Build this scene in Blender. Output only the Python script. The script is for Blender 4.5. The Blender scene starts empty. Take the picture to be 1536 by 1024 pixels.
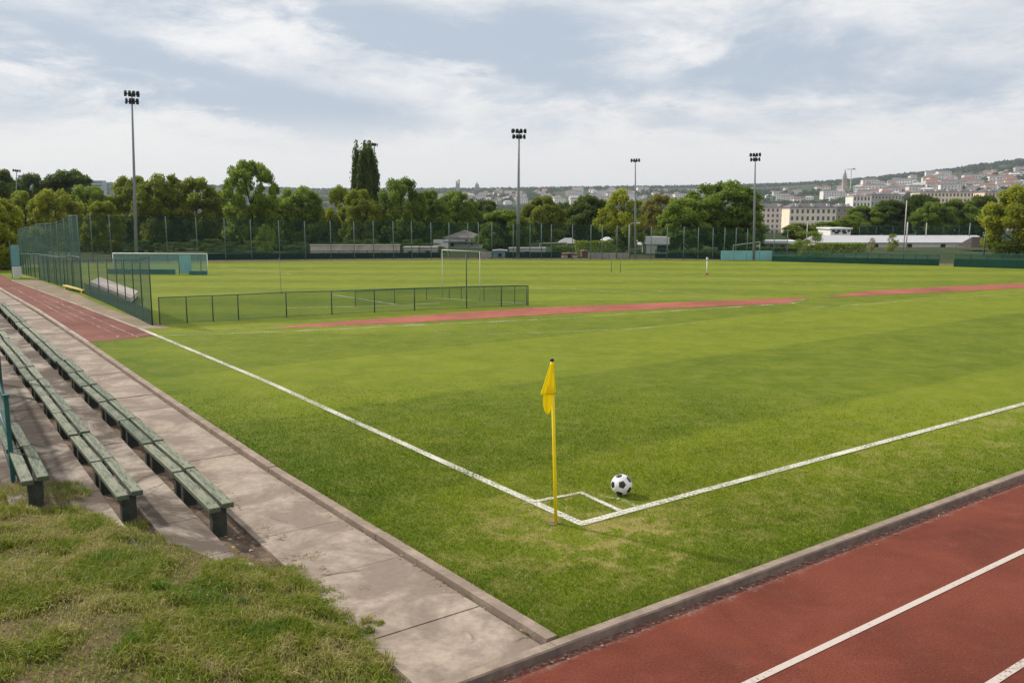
import bpy, bmesh, math, random
import numpy as np
from mathutils import Vector, Matrix, Quaternion

rng = np.random.default_rng(7)
random.seed(7)
SC = bpy.context.scene
COL = SC.collection
R = math.radians

# ------------------------------------------------------------------ camera model (photo is 1536 x 1024)
F, H, TH = 1295.0, 3.0, math.atan(194 / 1295.0)
ct, st = math.cos(TH), math.sin(TH)

def ray(px, py):
    x, u = px - 768.0, 512.0 - py
    return Vector((x, F * ct + u * st, -F * st + u * ct))

def G(px, py, z=0.0):                       # ground point at height z seen at a photo pixel
    r = ray(px, py)
    t = (z - H) / r.z
    return Vector((r.x * t, r.y * t, z))

def D(px, py, Y):                           # point at forward distance Y
    r = ray(px, py)
    t = Y / r.y
    return Vector((r.x * t, Y, H + r.z * t))

AZ = math.atan2(937, 1309.5)
UX, UY = -math.sin(AZ), math.cos(AZ)        # along the touchline, away
VX, VY = math.cos(AZ), math.sin(AZ)         # along the goal line, to the right
OX, OY = G(872, 786).xy

def W(u, v, z=0.0):
    return Vector((OX + u * UX + v * VX, OY + u * UY + v * VY, z))

def UV(p):
    dx, dy = p[0] - OX, p[1] - OY
    return dx * UX + dy * UY, dx * VX + dy * VY

cam = bpy.data.cameras.new('camera')
cam.sensor_width = 36.0
cam.lens = 36.0 * F / 1536.0
cam.clip_end = 20000
cam_o = bpy.data.objects.new('camera', cam)
COL.objects.link(cam_o)
cam_o.location = (0, 0, H)
cam_o.rotation_euler = (math.pi / 2 - TH, 0, 0)
SC.camera = cam_o

# ------------------------------------------------------------------ materials
def nodes(m):
    m.use_nodes = True
    nt = m.node_tree
    nt.nodes.clear()
    return nt

class NB:
    """tiny node builder"""
    def __init__(s, nt):
        s.nt = nt
    def new(s, typ, **kw):
        n = s.nt.nodes.new(typ)
        for k, v in kw.items():
            setattr(n, k, v)
        return n
    def link(s, a, b):
        s.nt.links.new(a, b)
    def put(s, sock, v):
        if hasattr(v, 'is_output') or isinstance(v, bpy.types.NodeSocket):
            s.nt.links.new(v, sock)
        else:
            sock.default_value = v
    def math(s, op, a, b=0.0, clamp=False):
        n = s.new('ShaderNodeMath', operation=op, use_clamp=clamp)
        s.put(n.inputs[0], a)
        s.put(n.inputs[1], b)
        return n.outputs[0]
    def mix(s, f, a, b):
        n = s.new('ShaderNodeMix', data_type='RGBA')
        s.put(n.inputs[0], f)
        s.put(n.inputs[6], a if isinstance(a, bpy.types.NodeSocket) else (*a, 1)[:4])
        s.put(n.inputs[7], b if isinstance(b, bpy.types.NodeSocket) else (*b, 1)[:4])
        return n.outputs[2]
    def noise(s, vec, scale, detail=3, rough=0.55, dist=0.0):
        n = s.new('ShaderNodeTexNoise')
        if vec is not None:
            s.link(vec, n.inputs['Vector'])
        n.inputs['Scale'].default_value = scale
        n.inputs['Detail'].default_value = detail
        n.inputs['Roughness'].default_value = rough
        n.inputs['Distortion'].default_value = dist
        return n.outputs['Fac']
    def ramp(s, x, lo, hi):
        n = s.new('ShaderNodeMapRange')
        n.interpolation_type = 'SMOOTHSTEP'
        s.put(n.inputs[0], x)
        n.inputs[1].default_value = lo
        n.inputs[2].default_value = hi
        return n.outputs[0]
    def pos(s, flat=False):
        t = s.new('ShaderNodeTexCoord').outputs['Object']
        if not flat:
            return t
        m = s.new('ShaderNodeVectorMath', operation='MULTIPLY')
        s.link(t, m.inputs[0])
        m.inputs[1].default_value = (1, 1, 0)
        return m.outputs[0]
    def scale(s, v, k):
        m = s.new('ShaderNodeVectorMath', operation='MULTIPLY')
        s.link(v, m.inputs[0])
        m.inputs[1].default_value = k
        return m.outputs[0]
    def dot(s, v, k):
        m = s.new('ShaderNodeVectorMath', operation='DOT_PRODUCT')
        s.link(v, m.inputs[0])
        m.inputs[1].default_value = k
        return m.outputs['Value']
    def bump(s, h, strength, dist=0.01):
        n = s.new('ShaderNodeBump')
        n.inputs['Strength'].default_value = strength
        n.inputs['Distance'].default_value = dist
        s.link(h, n.inputs['Height'])
        return n.outputs[0]
    def out(s, shader):
        o = s.new('ShaderNodeOutputMaterial')
        s.link(shader, o.inputs[0])
    def bsdf(s, col, rough=0.8, metal=0.0, normal=None, spec=0.3):
        b = s.new('ShaderNodeBsdfPrincipled')
        s.put(b.inputs['Base Color'], col if isinstance(col, bpy.types.NodeSocket) else (*col, 1)[:4])
        s.put(b.inputs['Roughness'], rough)
        b.inputs['Metallic'].default_value = metal
        b.inputs['Specular IOR Level'].default_value = spec
        if normal is not None:
            s.link(normal, b.inputs['Normal'])
        return b.outputs[0]

MATS = {}
def plain(name, col, rough=0.7, metal=0.0, var=0.25, scale=3.0, bump=0.0, spec=0.3):
    """a surface whose colour wanders a little and carries fine grain"""
    if name in MATS:
        return MATS[name]
    m = bpy.data.materials.new(name)
    b = NB(nodes(m))
    p = b.pos()
    n1 = b.noise(p, scale, 4, 0.6)
    n2 = b.noise(p, scale * 9, 3, 0.6)
    f = b.math('ADD', b.math('MULTIPLY', n1, 0.65), b.math('MULTIPLY', n2, 0.35))
    f = b.ramp(f, 0.3, 0.7)
    dark = tuple(c * (1 - var) for c in col)
    lite = tuple(min(1, c * (1 + var * 0.6)) for c in col)
    c = b.mix(f, dark, lite)
    nrm = b.bump(n2, bump, 0.02) if bump else None
    b.out(b.bsdf(c, rough, metal, nrm, spec))
    MATS[name] = m
    return m

def grass_colour(b, p):
    """colour of the turf at a ground position: mowing bands, dry patches, worn corner"""
    u = b.math('SUBTRACT', b.dot(p, (UX, UY, 0)), OX * UX + OY * UY)
    v = b.math('SUBTRACT', b.dot(p, (VX, VY, 0)), OX * VX + OY * VY)
    big = b.noise(p, 0.22, 3, 0.55)
    mid = b.noise(p, 1.1, 4, 0.6, 0.4)
    fine = b.noise(p, 9.0, 4, 0.65)
    # bands of the near pitch run along the goal line, those of the far field run across the view
    sn = b.math('MULTIPLY_ADD', b.math('SINE', b.math('MULTIPLY', b.math('ADD', b.math('SUBTRACT', u, 6.07), b.math('MULTIPLY', big, 0.15)), 2 * math.pi / 8.5)), 0.5)
    sn.node.inputs[2].default_value = 0.5
    y = b.dot(p, (0.05, 1.0, 0))
    sf = b.math('MULTIPLY_ADD', b.math('SINE', b.math('MULTIPLY', b.math('ADD', y, b.math('MULTIPLY', big, 2.2)), 2 * math.pi / 4.4)), 0.5)
    sf.node.inputs[2].default_value = 0.5
    far = b.ramp(u, 12.0, 14.0)
    stripe = b.new('ShaderNodeMix', data_type='FLOAT')
    b.put(stripe.inputs[0], far); b.put(stripe.inputs[2], b.ramp(sn, 0.45, 0.55)); b.put(stripe.inputs[3], b.ramp(sf, 0.3, 0.7))
    stripe = stripe.outputs[0]
    t = b.math('ADD', b.math('MULTIPLY', b.ramp(big, 0.3, 0.7), 0.16), b.math('MULTIPLY', b.ramp(mid, 0.3, 0.7), 0.30))
    t = b.math('ADD', t, b.math('MULTIPLY', stripe, 0.35))
    t = b.math('ADD', t, b.math('MULTIPLY', b.math('SUBTRACT', fine, 0.5), 0.5), True)
    c = b.mix(t, (0.078, 0.122, 0.005), (0.208, 0.250, 0.013))
    # lighter mown ground further up the pitch
    c = b.mix(b.math('MULTIPLY', b.ramp(u, 6.0, 16.0), 0.15), c, (0.250, 0.288, 0.034))
    lush = b.math('SUBTRACT', 1.0, b.ramp(b.math('MINIMUM', b.math('ADD', u, 1.66), b.math('ADD', v, 1.70)), 0.15, 1.5))
    c = b.mix(b.math('MULTIPLY', lush, b.math('ADD', 0.25, b.math('MULTIPLY', b.ramp(mid, 0.35, 0.65), 0.5))), c, (0.052, 0.100, 0.004))
    # dry straw colour: worn corner, beyond both lines, random patches
    r2 = b.math('ADD', b.math('POWER', b.math('MULTIPLY', b.math('ADD', u, 0.15), 0.8), 2.0), b.math('POWER', b.math('ADD', v, 0.1), 2.0))
    worn = b.math('SUBTRACT', 1.0, b.ramp(r2, 0.05, 1.6))
    dn = b.ramp(b.noise(p, 2.6, 5, 0.68, 0.8), 0.44, 0.64)
    band = b.math('SUBTRACT', 1.0, b.ramp(b.math('ABSOLUTE', b.math('ADD', u, 0.55)), 0.2, 1.1))
    dry = b.math('MULTIPLY', dn, b.math('ADD', b.math('ADD', 0.16, b.math('MULTIPLY', worn, 0.75)), b.math('MULTIPLY', band, 0.28)), True)
    c = b.mix(dry, c, (0.34, 0.29, 0.10))
    return c, fine, u, v

def make_grass_sheet():
    m = bpy.data.materials.new('turf')
    b = NB(nodes(m))
    p = b.pos(True)
    c, fine, u, v = grass_colour(b, p)
    f2 = b.noise(p, 34.0, 4, 0.7)
    f3 = b.noise(b.scale(p, (1, 0.35, 1)), 55.0, 2, 0.6)
    c2 = b.mix(b.math('MULTIPLY', b.ramp(f2, 0.32, 0.62), 0.26), c, (0.08, 0.105, 0.010))
    c2 = b.mix(b.math('MULTIPLY', b.ramp(f3, 0.55, 0.75), 0.35), c2, (0.30, 0.31, 0.06))
    b.out(b.bsdf(c2, 0.9, normal=b.bump(f2, 0.5, 0.03), spec=0.1))
    return m

def make_blade_mat(name, colour_fn, paint=True):
    m = bpy.data.materials.new(name)
    b = NB(nodes(m))
    p = b.pos(True)
    c = colour_fn(b, p)
    a = b.new('ShaderNodeAttribute', attribute_name='tint')
    sep = b.new('ShaderNodeSeparateColor')
    b.link(a.outputs['Color'], sep.inputs[0])
    c = b.mix(b.math('MULTIPLY', sep.outputs[0], 0.72), c, (0.052, 0.108, 0.005))
    c = b.mix(b.math('MULTIPLY', sep.outputs[1], 0.8), c, (0.46, 0.40, 0.17))
    if paint:
        c = b.mix(sep.outputs[2], c, (0.74, 0.73, 0.64))
    d = b.bsdf(c, 0.6, spec=0.15)
    t = b.new('ShaderNodeBsdfTranslucent')
    b.link(c, t.inputs[0])
    mx = b.new('ShaderNodeMixShader')
    mx.inputs[0].default_value = 0.32
    b.link(d, mx.inputs[1]); b.link(t.outputs[0], mx.inputs[2])
    b.out(mx.outputs[0])
    return m

def mound_colour(b, p):
    n = b.noise(p, 1.5, 5, 0.65, 0.6)
    n2 = b.noise(p, 5.0, 4, 0.65)
    t = b.math('ADD', b.math('MULTIPLY', n, 0.7), b.math('MULTIPLY', n2, 0.3))
    c = b.mix(b.ramp(t, 0.34, 0.52), (0.105, 0.205, 0.009), (0.265, 0.295, 0.028))
    return b.mix(b.math('MULTIPLY', b.ramp(t, 0.47, 0.61), 0.85), c, (0.54, 0.44, 0.20))

def make_leaf(name, dark, light, warm):
    dark, light, warm = (tuple(min(.6, k * 1.2) for k in q) for q in (dark, light, warm))
    m = bpy.data.materials.new(name)
    b = NB(nodes(m))
    a = b.new('ShaderNodeAttribute', attribute_name='tint')
    sep = b.new('ShaderNodeSeparateColor')
    b.link(a.outputs['Color'], sep.inputs[0])
    oi = b.new('ShaderNodeObjectInfo').outputs['Random']
    n = b.noise(b.pos(), 0.9, 3, 0.6)
    f = b.math('ADD', b.math('MULTIPLY', sep.outputs[0], 0.55), b.math('MULTIPLY', n, 0.5))
    f = b.math('ADD', f, b.math('MULTIPLY', b.math('SUBTRACT', oi, 0.5), 0.25), True)
    c = b.mix(f, dark, light)
    c = b.mix(b.math('MULTIPLY', sep.outputs[1], 0.6), c, warm)
    d = b.bsdf(c, 0.55, spec=0.25)
    t = b.new('ShaderNodeBsdfTranslucent')
    b.link(c, t.inputs[0])
    mx = b.new('ShaderNodeMixShader')
    mx.inputs[0].default_value = 0.55
    b.link(d, mx.inputs[1]); b.link(t.outputs[0], mx.inputs[2])
    b.out(mx.outputs[0])
    return m

def make_net(name, col, alpha, scale=0.0):
    """woven mesh: part of the light passes between the strands"""
    m = bpy.data.materials.new(name)
    b = NB(nodes(m))
    p = b.pos()
    n = b.noise(p, 0.7, 3, 0.5)
    a = b.math('ADD', alpha - 0.1, b.math('MULTIPLY', n, 0.2))
    tr = b.new('ShaderNodeBsdfTransparent').outputs[0]
    d = b.bsdf(col, 0.7)
    mx = b.new('ShaderNodeMixShader')
    b.put(mx.inputs[0], a)
    b.link(tr, mx.inputs[1]); b.link(d, mx.inputs[2])
    b.out(mx.outputs[0])
    return m

def make_track(name):
    m = bpy.data.materials.new(name)
    b = NB(nodes(m))
    p = b.pos(True)
    big = b.noise(p, 0.7, 4, 0.6, 0.5)
    mid = b.noise(p, 5.0, 4, 0.6)
    grain = b.noise(p, 58.0, 4, 0.8)
    c = b.mix(b.ramp(big, 0.3, 0.7), (0.125, 0.028, 0.015), (0.205, 0.050, 0.027))
    c = b.mix(b.math('MULTIPLY', b.ramp(mid, 0.5, 0.8), 0.3), c, (0.27, 0.085, 0.06))
    c = b.mix(b.math('MULTIPLY', b.ramp(grain, 0.52, 0.68), 0.38), c, (0.32, 0.125, 0.085))
    c = b.mix(b.math('MULTIPLY', b.math('SUBTRACT', 1.0, b.ramp(grain, 0.34, 0.48)), 0.65), c, (0.075, 0.016, 0.012))
    # grey grit gathered along the kerb
    u = b.math('SUBTRACT', b.dot(p, (UX, UY, 0)), OX * UX + OY * UY)
    edge = b.ramp(b.math('ADD', u, b.math('MULTIPLY', mid, 0.16)), -1.82, -1.70)
    grit = b.ramp(b.noise(p, 26.0, 3, 0.7), 0.47, 0.62)
    c = b.mix(b.math('MULTIPLY', edge, b.math('ADD', 0.15, b.math('MULTIPLY', grit, 0.75))), c, (0.27, 0.22, 0.185))
    dirt = b.math('MULTIPLY', b.ramp(b.noise(p, 2.2, 5, 0.7, 1.0), 0.56, 0.8), 0.4)
    c = b.mix(dirt, c, (0.12, 0.055, 0.042))
    b.out(b.bsdf(c, 0.85, normal=b.bump(grain, 0.8, 0.012), spec=0.2))
    return m

def make_far_track(name):
    m = bpy.data.materials.new(name)
    b = NB(nodes(m))
    p = b.pos(True)
    n = b.noise(p, 0.8, 5, 0.65)
    c = b.mix(b.ramp(n, 0.3, 0.7), (0.135, 0.050, 0.035), (0.205, 0.082, 0.060))
    c = b.mix(b.math('MULTIPLY', b.ramp(b.noise(p, 4, 4, 0.7), 0.5, 0.75), 0.35), c, (0.16, 0.075, 0.06))
    b.out(b.bsdf(c, 0.85, spec=0.15))
    return m

def make_concrete(name, base, stain, amount, scale=1.4):
    m = bpy.data.materials.new(name)
    b = NB(nodes(m))
    p = b.pos()
    n1 = b.noise(p, scale, 6, 0.68, 0.6)
    n2 = b.noise(p, 14.0, 4, 0.7)
    n3 = b.noise(p, 48.0, 4, 0.75)
    c = b.mix(b.ramp(n2, 0.3, 0.7), tuple(k * 0.84 for k in base), tuple(min(1, k * 1.1) for k in base))
    st_ = b.math('MULTIPLY', b.ramp(n1, 0.40 - 0.07 * amount, 0.62 - 0.05 * amount), amount)
    c = b.mix(st_, c, stain)
    c = b.mix(b.math('MULTIPLY', b.ramp(n3, 0.6, 0.75), 0.35), c, tuple(k * 0.5 for k in base))
    spots = b.math('MULTIPLY', b.ramp(b.noise(p, 5.5, 3, 0.6), 0.64, 0.72), 0.35 * amount + 0.1)
    c = b.mix(spots, c, tuple(k * 0.45 for k in base))
    vor = b.new('ShaderNodeTexVoronoi', feature='DISTANCE_TO_EDGE')
    wv = b.new('ShaderNodeVectorMath', operation='ADD')
    wn = b.new('ShaderNodeTexNoise')
    b.link(p, wn.inputs['Vector']); wn.inputs['Scale'].default_value = 9.0; wn.inputs['Detail'].default_value = 5
    b.link(p, wv.inputs[0]); b.link(b.scale(wn.outputs['Color'], (0.12, 0.12, 0.0)), wv.inputs[1])
    b.link(wv.outputs[0], vor.inputs['Vector'])
    vor.inputs['Scale'].default_value = 0.55
    crack = b.math('MULTIPLY', b.math('SUBTRACT', 1.0, b.ramp(vor.outputs['Distance'], 0.001, 0.006)), b.ramp(b.noise(p, 0.8, 2), 0.56, 0.62))
    c = b.mix(b.math('MULTIPLY', crack, 0.7), c, (0.07, 0.055, 0.045))
    h = b.math('ADD', n2, b.math('MULTIPLY', n3, 0.5))
    b.out(b.bsdf(c, 0.9, normal=b.bump(h, 0.35, 0.008), spec=0.2))
    return m

def make_dirt(name):
    m = bpy.data.materials.new(name)
    b = NB(nodes(m))
    p = b.pos(True)
    n = b.noise(p, 3.5, 6, 0.7, 0.5)
    g = b.noise(p, 45, 3, 0.7)
    c = b.mix(b.ramp(n, 0.35, 0.65), (0.085, 0.058, 0.042), (0.22, 0.165, 0.12))
    c = b.mix(b.math('MULTIPLY', b.ramp(g, 0.58, 0.72), 0.6), c, (0.38, 0.31, 0.23))
    c = b.mix(b.math('MULTIPLY', b.math('SUBTRACT', 1, b.ramp(g, 0.28, 0.42)), 0.6), c, (0.035, 0.025, 0.018))
    b.out(b.bsdf(c, 0.95, normal=b.bump(g, 0.9, 0.02), spec=0.1))
    return m

def make_wood(name, top):
    """old green paint, rubbed thin along the grain so grey wood shows through"""
    m = bpy.data.materials.new(name)
    b = NB(nodes(m))
    p = b.pos()
    grain = b.noise(b.scale(p, (2.0, 40.0, 10.0)), 1.6, 5, 0.7, 0.3)
    wear = b.noise(b.scale(p, (1.4, 9.0, 9.0)), 2.4, 5, 0.7)
    oi = b.new('ShaderNodeObjectInfo').outputs['Random']
    gn = b.new('ShaderNodeNewGeometry').outputs['Normal']
    up = b.dot(gn, (0, 0, 1))
    green = b.mix(grain, (0.026, 0.050, 0.028), (0.080, 0.112, 0.066))
    grey = b.mix(grain, (0.115, 0.118, 0.078), (0.325, 0.325, 0.225))
    w = b.math('ADD', b.math('MULTIPLY', b.ramp(wear, 0.34, 0.58), 0.85), b.math('MULTIPLY', b.math('SUBTRACT', oi, 0.7), 0.6), True)
    w = b.math('MULTIPLY', w, b.math('ADD', 0.25, b.math('MULTIPLY', b.ramp(up, 0.3, 0.9), 0.75)))
    c = b.mix(w, green, grey)
    knots = b.ramp(b.noise(b.scale(p, (6, 12, 6)), 1.5, 2), 0.66, 0.74)
    c = b.mix(b.math('MULTIPLY', knots, 0.6), c, (0.03, 0.032, 0.024))
    b.out(b.bsdf(c, 0.62, normal=b.bump(grain, 0.45, 0.006), spec=0.35))
    return m

def make_paint_line(name, cover, col=(0.60, 0.59, 0.51)):
    """chalk marking, worn through where the noise is low"""
    m = bpy.data.materials.new(name)
    b = NB(nodes(m))
    p = b.pos(True)
    n = b.noise(p, 30, 5, 0.8)
    n2 = b.noise(p, 1.2, 3, 0.6)
    a = b.ramp(b.math('ADD', b.math('MULTIPLY', n, 0.7), b.math('MULTIPLY', n2, 0.3)), cover, cover + 0.14)
    d = b.bsdf(col, 0.9, spec=0.1)
    tr = b.new('ShaderNodeBsdfTransparent').outputs[0]
    mx = b.new('ShaderNodeMixShader')
    b.link(a, mx.inputs[0]); b.link(tr, mx.inputs[1]); b.link(d, mx.inputs[2])
    b.out(mx.outputs[0])
    return m

def make_terrain_mat():
    m = bpy.data.materials.new('open_ground')
    b = NB(nodes(m))
    p = b.pos(True)
    n1 = b.noise(p, 0.012, 6, 0.7, 0.6)
    n2 = b.noise(p, 0.09, 5, 0.7)
    c = b.mix(b.ramp(n1, 0.4, 0.6), (0.020, 0.040, 0.016), (0.040, 0.062, 0.022))
    c = b.mix(b.math('MULTIPLY', b.ramp(n2, 0.5, 0.7), 0.5), c, (0.11, 0.12, 0.045))
    near = b.noise(p, 2.0, 5, 0.7)
    c = b.mix(b.math('MULTIPLY', b.ramp(near, 0.45, 0.7), 0.4), c, (0.14, 0.135, 0.05))
    b.out(b.bsdf(c, 0.95, spec=0.1))
    return m

# ------------------------------------------------------------------ mesh helpers
def link(name, me, mat=None, parent=None):
    o = bpy.data.objects.new(name, me)
    COL.objects.link(o)
    if mat is not None:
        for mm in (mat if isinstance(mat, (list, tuple)) else [mat]):
            me.materials.append(mm)
    if parent is not None:
        o.parent = parent
    return o

def tag(o, label=None, cat=None, group=None, kind=None):
    if label: o['label'] = label
    if cat: o['category'] = cat
    if group: o['group'] = group
    if kind: o['kind'] = kind
    return o

def empty(name, loc=(0, 0, 0), rz=0.0):
    o = bpy.data.objects.new(name, None)
    COL.objects.link(o)
    o.empty_display_size = 0.1
    o.location = loc
    o.rotation_euler = (0, 0, rz)
    return o

def copy_tree(o, parent=None):
    c = o.copy()
    COL.objects.link(c)
    c.parent = parent
    for ch in list(o.children):
        copy_tree(ch, c)
    return c

class MB:
    """collects simple solids, then links them as ONE mesh"""
    def __init__(s):
        s.v, s.f, s.m = [], [], []
    def add(s, vs, fs, mi=0):
        k = len(s.v)
        s.v += [tuple(v) for v in vs]
        s.f += [tuple(i + k for i in f) for f in fs]
        s.m += [mi] * len(fs)
        return s
    def box(s, c, d, rz=0.0, mi=0, bev=0.0):
        hx, hy, hz = d[0] / 2, d[1] / 2, d[2] / 2
        ca, sa = math.cos(rz), math.sin(rz)
        if bev > 0:
            e = min(bev, hx * .9, hy * .9, hz * .9)
            ring = [(-hx + e, -hy), (hx - e, -hy), (hx, -hy + e), (hx, hy - e), (hx - e, hy), (-hx + e, hy), (-hx, hy - e), (-hx, -hy + e)]
            def rr(z, k):
                out = []
                for x, y in ring:
                    x2 = max(-hx + k, min(hx - k, x)); y2 = max(-hy + k, min(hy - k, y))
                    out.append((c[0] + x2 * ca - y2 * sa, c[1] + x2 * sa + y2 * ca, c[2] + z))
                return out
            vs = rr(-hz, e) + rr(-hz + e, 0) + rr(hz - e, 0) + rr(hz, e)
            fs = [tuple(reversed(range(8))), tuple(range(24, 32))]
            for L in range(3):
                for i in range(8):
                    j = (i + 1) % 8
                    fs.append((L * 8 + i, L * 8 + j, L * 8 + 8 + j, L * 8 + 8 + i))
            return s.add(vs, fs, mi)
        vs = []
        for z in (-hz, hz):
            for x, y in ((-hx, -hy), (hx, -hy), (hx, hy), (-hx, hy)):
                vs.append((c[0] + x * ca - y * sa, c[1] + x * sa + y * ca, c[2] + z))
        fs = [(3, 2, 1, 0), (4, 5, 6, 7), (0, 1, 5, 4), (1, 2, 6, 5), (2, 3, 7, 6), (3, 0, 4, 7)]
        return s.add(vs, fs, mi)
    def tube(s, pts, rad, n=8, mi=0, caps=True):
        pts = [Vector(p) for p in pts]
        rads = rad if isinstance(rad, (list, tuple)) else [rad] * len(pts)
        vs, fs = [], []
        ref = None
        for i, p in enumerate(pts):
            t = (pts[min(i + 1, len(pts) - 1)] - pts[max(i - 1, 0)]).normalized()
            if ref is None:
                ref = Vector((1, 0, 0)) if abs(t.x) < 0.9 else Vector((0, 1, 0))
            a = (ref - t * ref.dot(t)).normalized()
            ref = a
            bb = t.cross(a)
            for k in range(n):
                an = 2 * math.pi * k / n
                vs.append(p + (a * math.cos(an) + bb * math.sin(an)) * rads[i])
        for i in range(len(pts) - 1):
            for k in range(n):
                j = (k + 1) % n
                fs.append((i * n + k, i * n + j, i * n + n + j, i * n + n + k))
        if caps:
            fs.append(tuple(reversed(range(n))))
            fs.append(tuple(range((len(pts) - 1) * n, len(pts) * n)))
        return s.add(vs, fs, mi)
    def poly(s, pts, mi=0):
        return s.add(pts, [tuple(range(len(pts)))], mi)
    def prism(s, ring, z0, z1, mi=0):
        """upright solid over a counter-clockwise ring"""
        n = len(ring)
        vs = [(p[0], p[1], z0) for p in ring] + [(p[0], p[1], z1) for p in ring]
        fs = [tuple(reversed(range(n))), tuple(range(n, 2 * n))]
        for i in range(n):
            j = (i + 1) % n
            fs.append((i, j, n + j, n + i))
        return s.add(vs, fs, mi)
    def mesh(s, name, smooth=False):
        me = bpy.data.meshes.new(name)
        me.from_pydata(s.v, [], s.f)
        me.polygons.foreach_set('material_index', s.m)
        if smooth:
            me.polygons.foreach_set('use_smooth', [True] * len(s.f))
        me.update()
        return me
    def build(s, name, mat, parent=None, smooth=False):
        return link(name, s.mesh(name, smooth), mat, parent)

def ribbon(mb, pts, width, z, mi=0):
    """flat strip of given width along ground points"""
    P = [Vector((p[0], p[1], 0)) for p in pts]
    L, Rr = [], []
    for i, p in enumerate(P):
        t = (P[min(i + 1, len(P) - 1)] - P[max(i - 1, 0)]).normalized()
        n = Vector((-t.y, t.x, 0)) * width / 2
        L.append((*(p + n).xy, z)); Rr.append((*(p - n).xy, z))
    for i in range(len(P) - 1):
        mb.add([Rr[i], Rr[i + 1], L[i + 1], L[i]], [(0, 1, 2, 3)], mi)

def np_mesh(name, verts, faces_loops, loop_starts, loop_totals, tint=None):
    me = bpy.data.meshes.new(name)
    me.vertices.add(len(verts))
    me.vertices.foreach_set('co', verts.astype(np.float32).ravel())
    me.loops.add(len(faces_loops))
    me.loops.foreach_set('vertex_index', faces_loops.astype(np.int32))
    me.polygons.add(len(loop_starts))
    me.polygons.foreach_set('loop_start', loop_starts.astype(np.int32))
    me.polygons.foreach_set('loop_total', loop_totals.astype(np.int32))
    if tint is not None:
        a = me.color_attributes.new('tint', 'FLOAT_COLOR', 'POINT')
        c = np.ones((len(verts), 4), np.float32)
        c[:, :3] = tint
        a.data.foreach_set('color', c.ravel())
    me.update(calc_edges=True)
    return me

# ------------------------------------------------------------------ material set
M = {}
M['turf'] = make_grass_sheet()
M['blade'] = make_blade_mat('mown_grass', lambda b, p: b.mix(0.999, (0, 0, 0), b.scale(grass_colour(b, p)[0], (1.42, 1.42, 1.36))))
M['mound_blade'] = make_blade_mat('rough_grass', mound_colour, False)
M['track'] = make_track('red_track_surface')
M['fartrack'] = make_far_track('old_track_surface')
M['pave'] = make_concrete('pavement_concrete', (0.372, 0.305, 0.248), (0.165, 0.128, 0.10), 0.7)
M['terrace'] = make_concrete('terrace_concrete', (0.41, 0.35, 0.295), (0.095, 0.073, 0.058), 0.97, 1.0)
M['kerb'] = make_concrete('kerb_concrete', (0.33, 0.26, 0.205), (0.15, 0.115, 0.09), 0.5, 2.0)
M['dirt'] = make_dirt('bare_earth')
M['wood'] = make_wood('weathered_green_wood', True)
M['leg'] = plain('dark_bench_pedestal', (0.050, 0.056, 0.046), 0.85, var=0.45, scale=6, bump=0.5)
M['line'] = make_paint_line('chalk_line', 0.40)
M['worn_line'] = make_paint_line('worn_chalk_line', 0.47, (0.55, 0.57, 0.42))
M['track_line'] = make_paint_line('track_line_paint', 0.34, (0.52, 0.45, 0.40))
M['faint_line'] = make_paint_line('faint_track_line', 0.46, (0.62, 0.50, 0.46))
M['terrain'] = make_terrain_mat()
M['yellow'] = plain('yellow_plastic', (0.90, 0.66, 0.009), 0.4, var=0.08, scale=8)
def make_flag_mat():
    m = bpy.data.materials.new('yellow_flag_cloth')
    b = NB(nodes(m))
    n = b.noise(b.pos(), 160, 2, 0.6)
    c = b.mix(n, (0.96, 0.80, 0.005), (0.98, 0.87, 0.010))
    t = b.new('ShaderNodeBsdfTranslucent')
    b.link(c, t.inputs[0])
    mx = b.new('ShaderNodeMixShader')
    mx.inputs[0].default_value = 0.42
    b.link(b.bsdf(c, 0.65), mx.inputs[1]); b.link(t.outputs[0], mx.inputs[2])
    b.out(mx.outputs[0])
    return m
M['flag'] = make_flag_mat()
M['black'] = plain('black_rubber', (0.015, 0.015, 0.016), 0.5, var=0.2)
M['ball_white'] = plain('ball_white_leather', (0.78, 0.77, 0.78), 0.35, var=0.08, scale=12, spec=0.5)
M['ball_black'] = plain('ball_black_leather', (0.018, 0.018, 0.022), 0.35, var=0.2, scale=12, spec=0.5)
M['post_green'] = plain('dark_green_post', (0.020, 0.055, 0.045), 0.5, var=0.2)
M['post_grey'] = plain('pale_green_post', (0.12, 0.18, 0.175), 0.5, var=0.15)
M['steel'] = plain('galvanised_steel', (0.20, 0.225, 0.24), 0.45, 0.3, var=0.15)
M['lamp'] = plain('lamp_housing', (0.018, 0.020, 0.022), 0.5, var=0.2)
M['glass'] = plain('lamp_glass', (0.30, 0.31, 0.31), 0.15, var=0.1, spec=0.6)
M['rail_teal'] = plain('teal_railing_paint', (0.022, 0.100, 0.095), 0.45, var=0.3, scale=5)
M['net_rail'] = make_net('teal_wire_mesh', (0.09, 0.22, 0.21), 0.58)
M['net_tall'] = make_net('tall_green_net', (0.005, 0.042, 0.028), 0.36)
M['net_side'] = make_net('side_green_net', (0.004, 0.056, 0.034), 0.54)
M['net_low'] = make_net('low_chain_link', (0.018, 0.125, 0.055), 0.38)
M['net_teal'] = make_net('blue_teal_net', (0.13, 0.34, 0.38), 0.48)
M['screen_green'] = plain('green_windbreak', (0.012, 0.070, 0.050), 0.7, var=0.35, scale=0.8)
M['screen_dark'] = plain('dark_windbreak', (0.010, 0.040, 0.038), 0.7, var=0.35, scale=0.8)
M['teal'] = plain('pale_teal_board', (0.20, 0.42, 0.45), 0.6, var=0.14, scale=1.2)
M['white'] = plain('white_paint', (0.80, 0.80, 0.78), 0.5, var=0.08)
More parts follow.
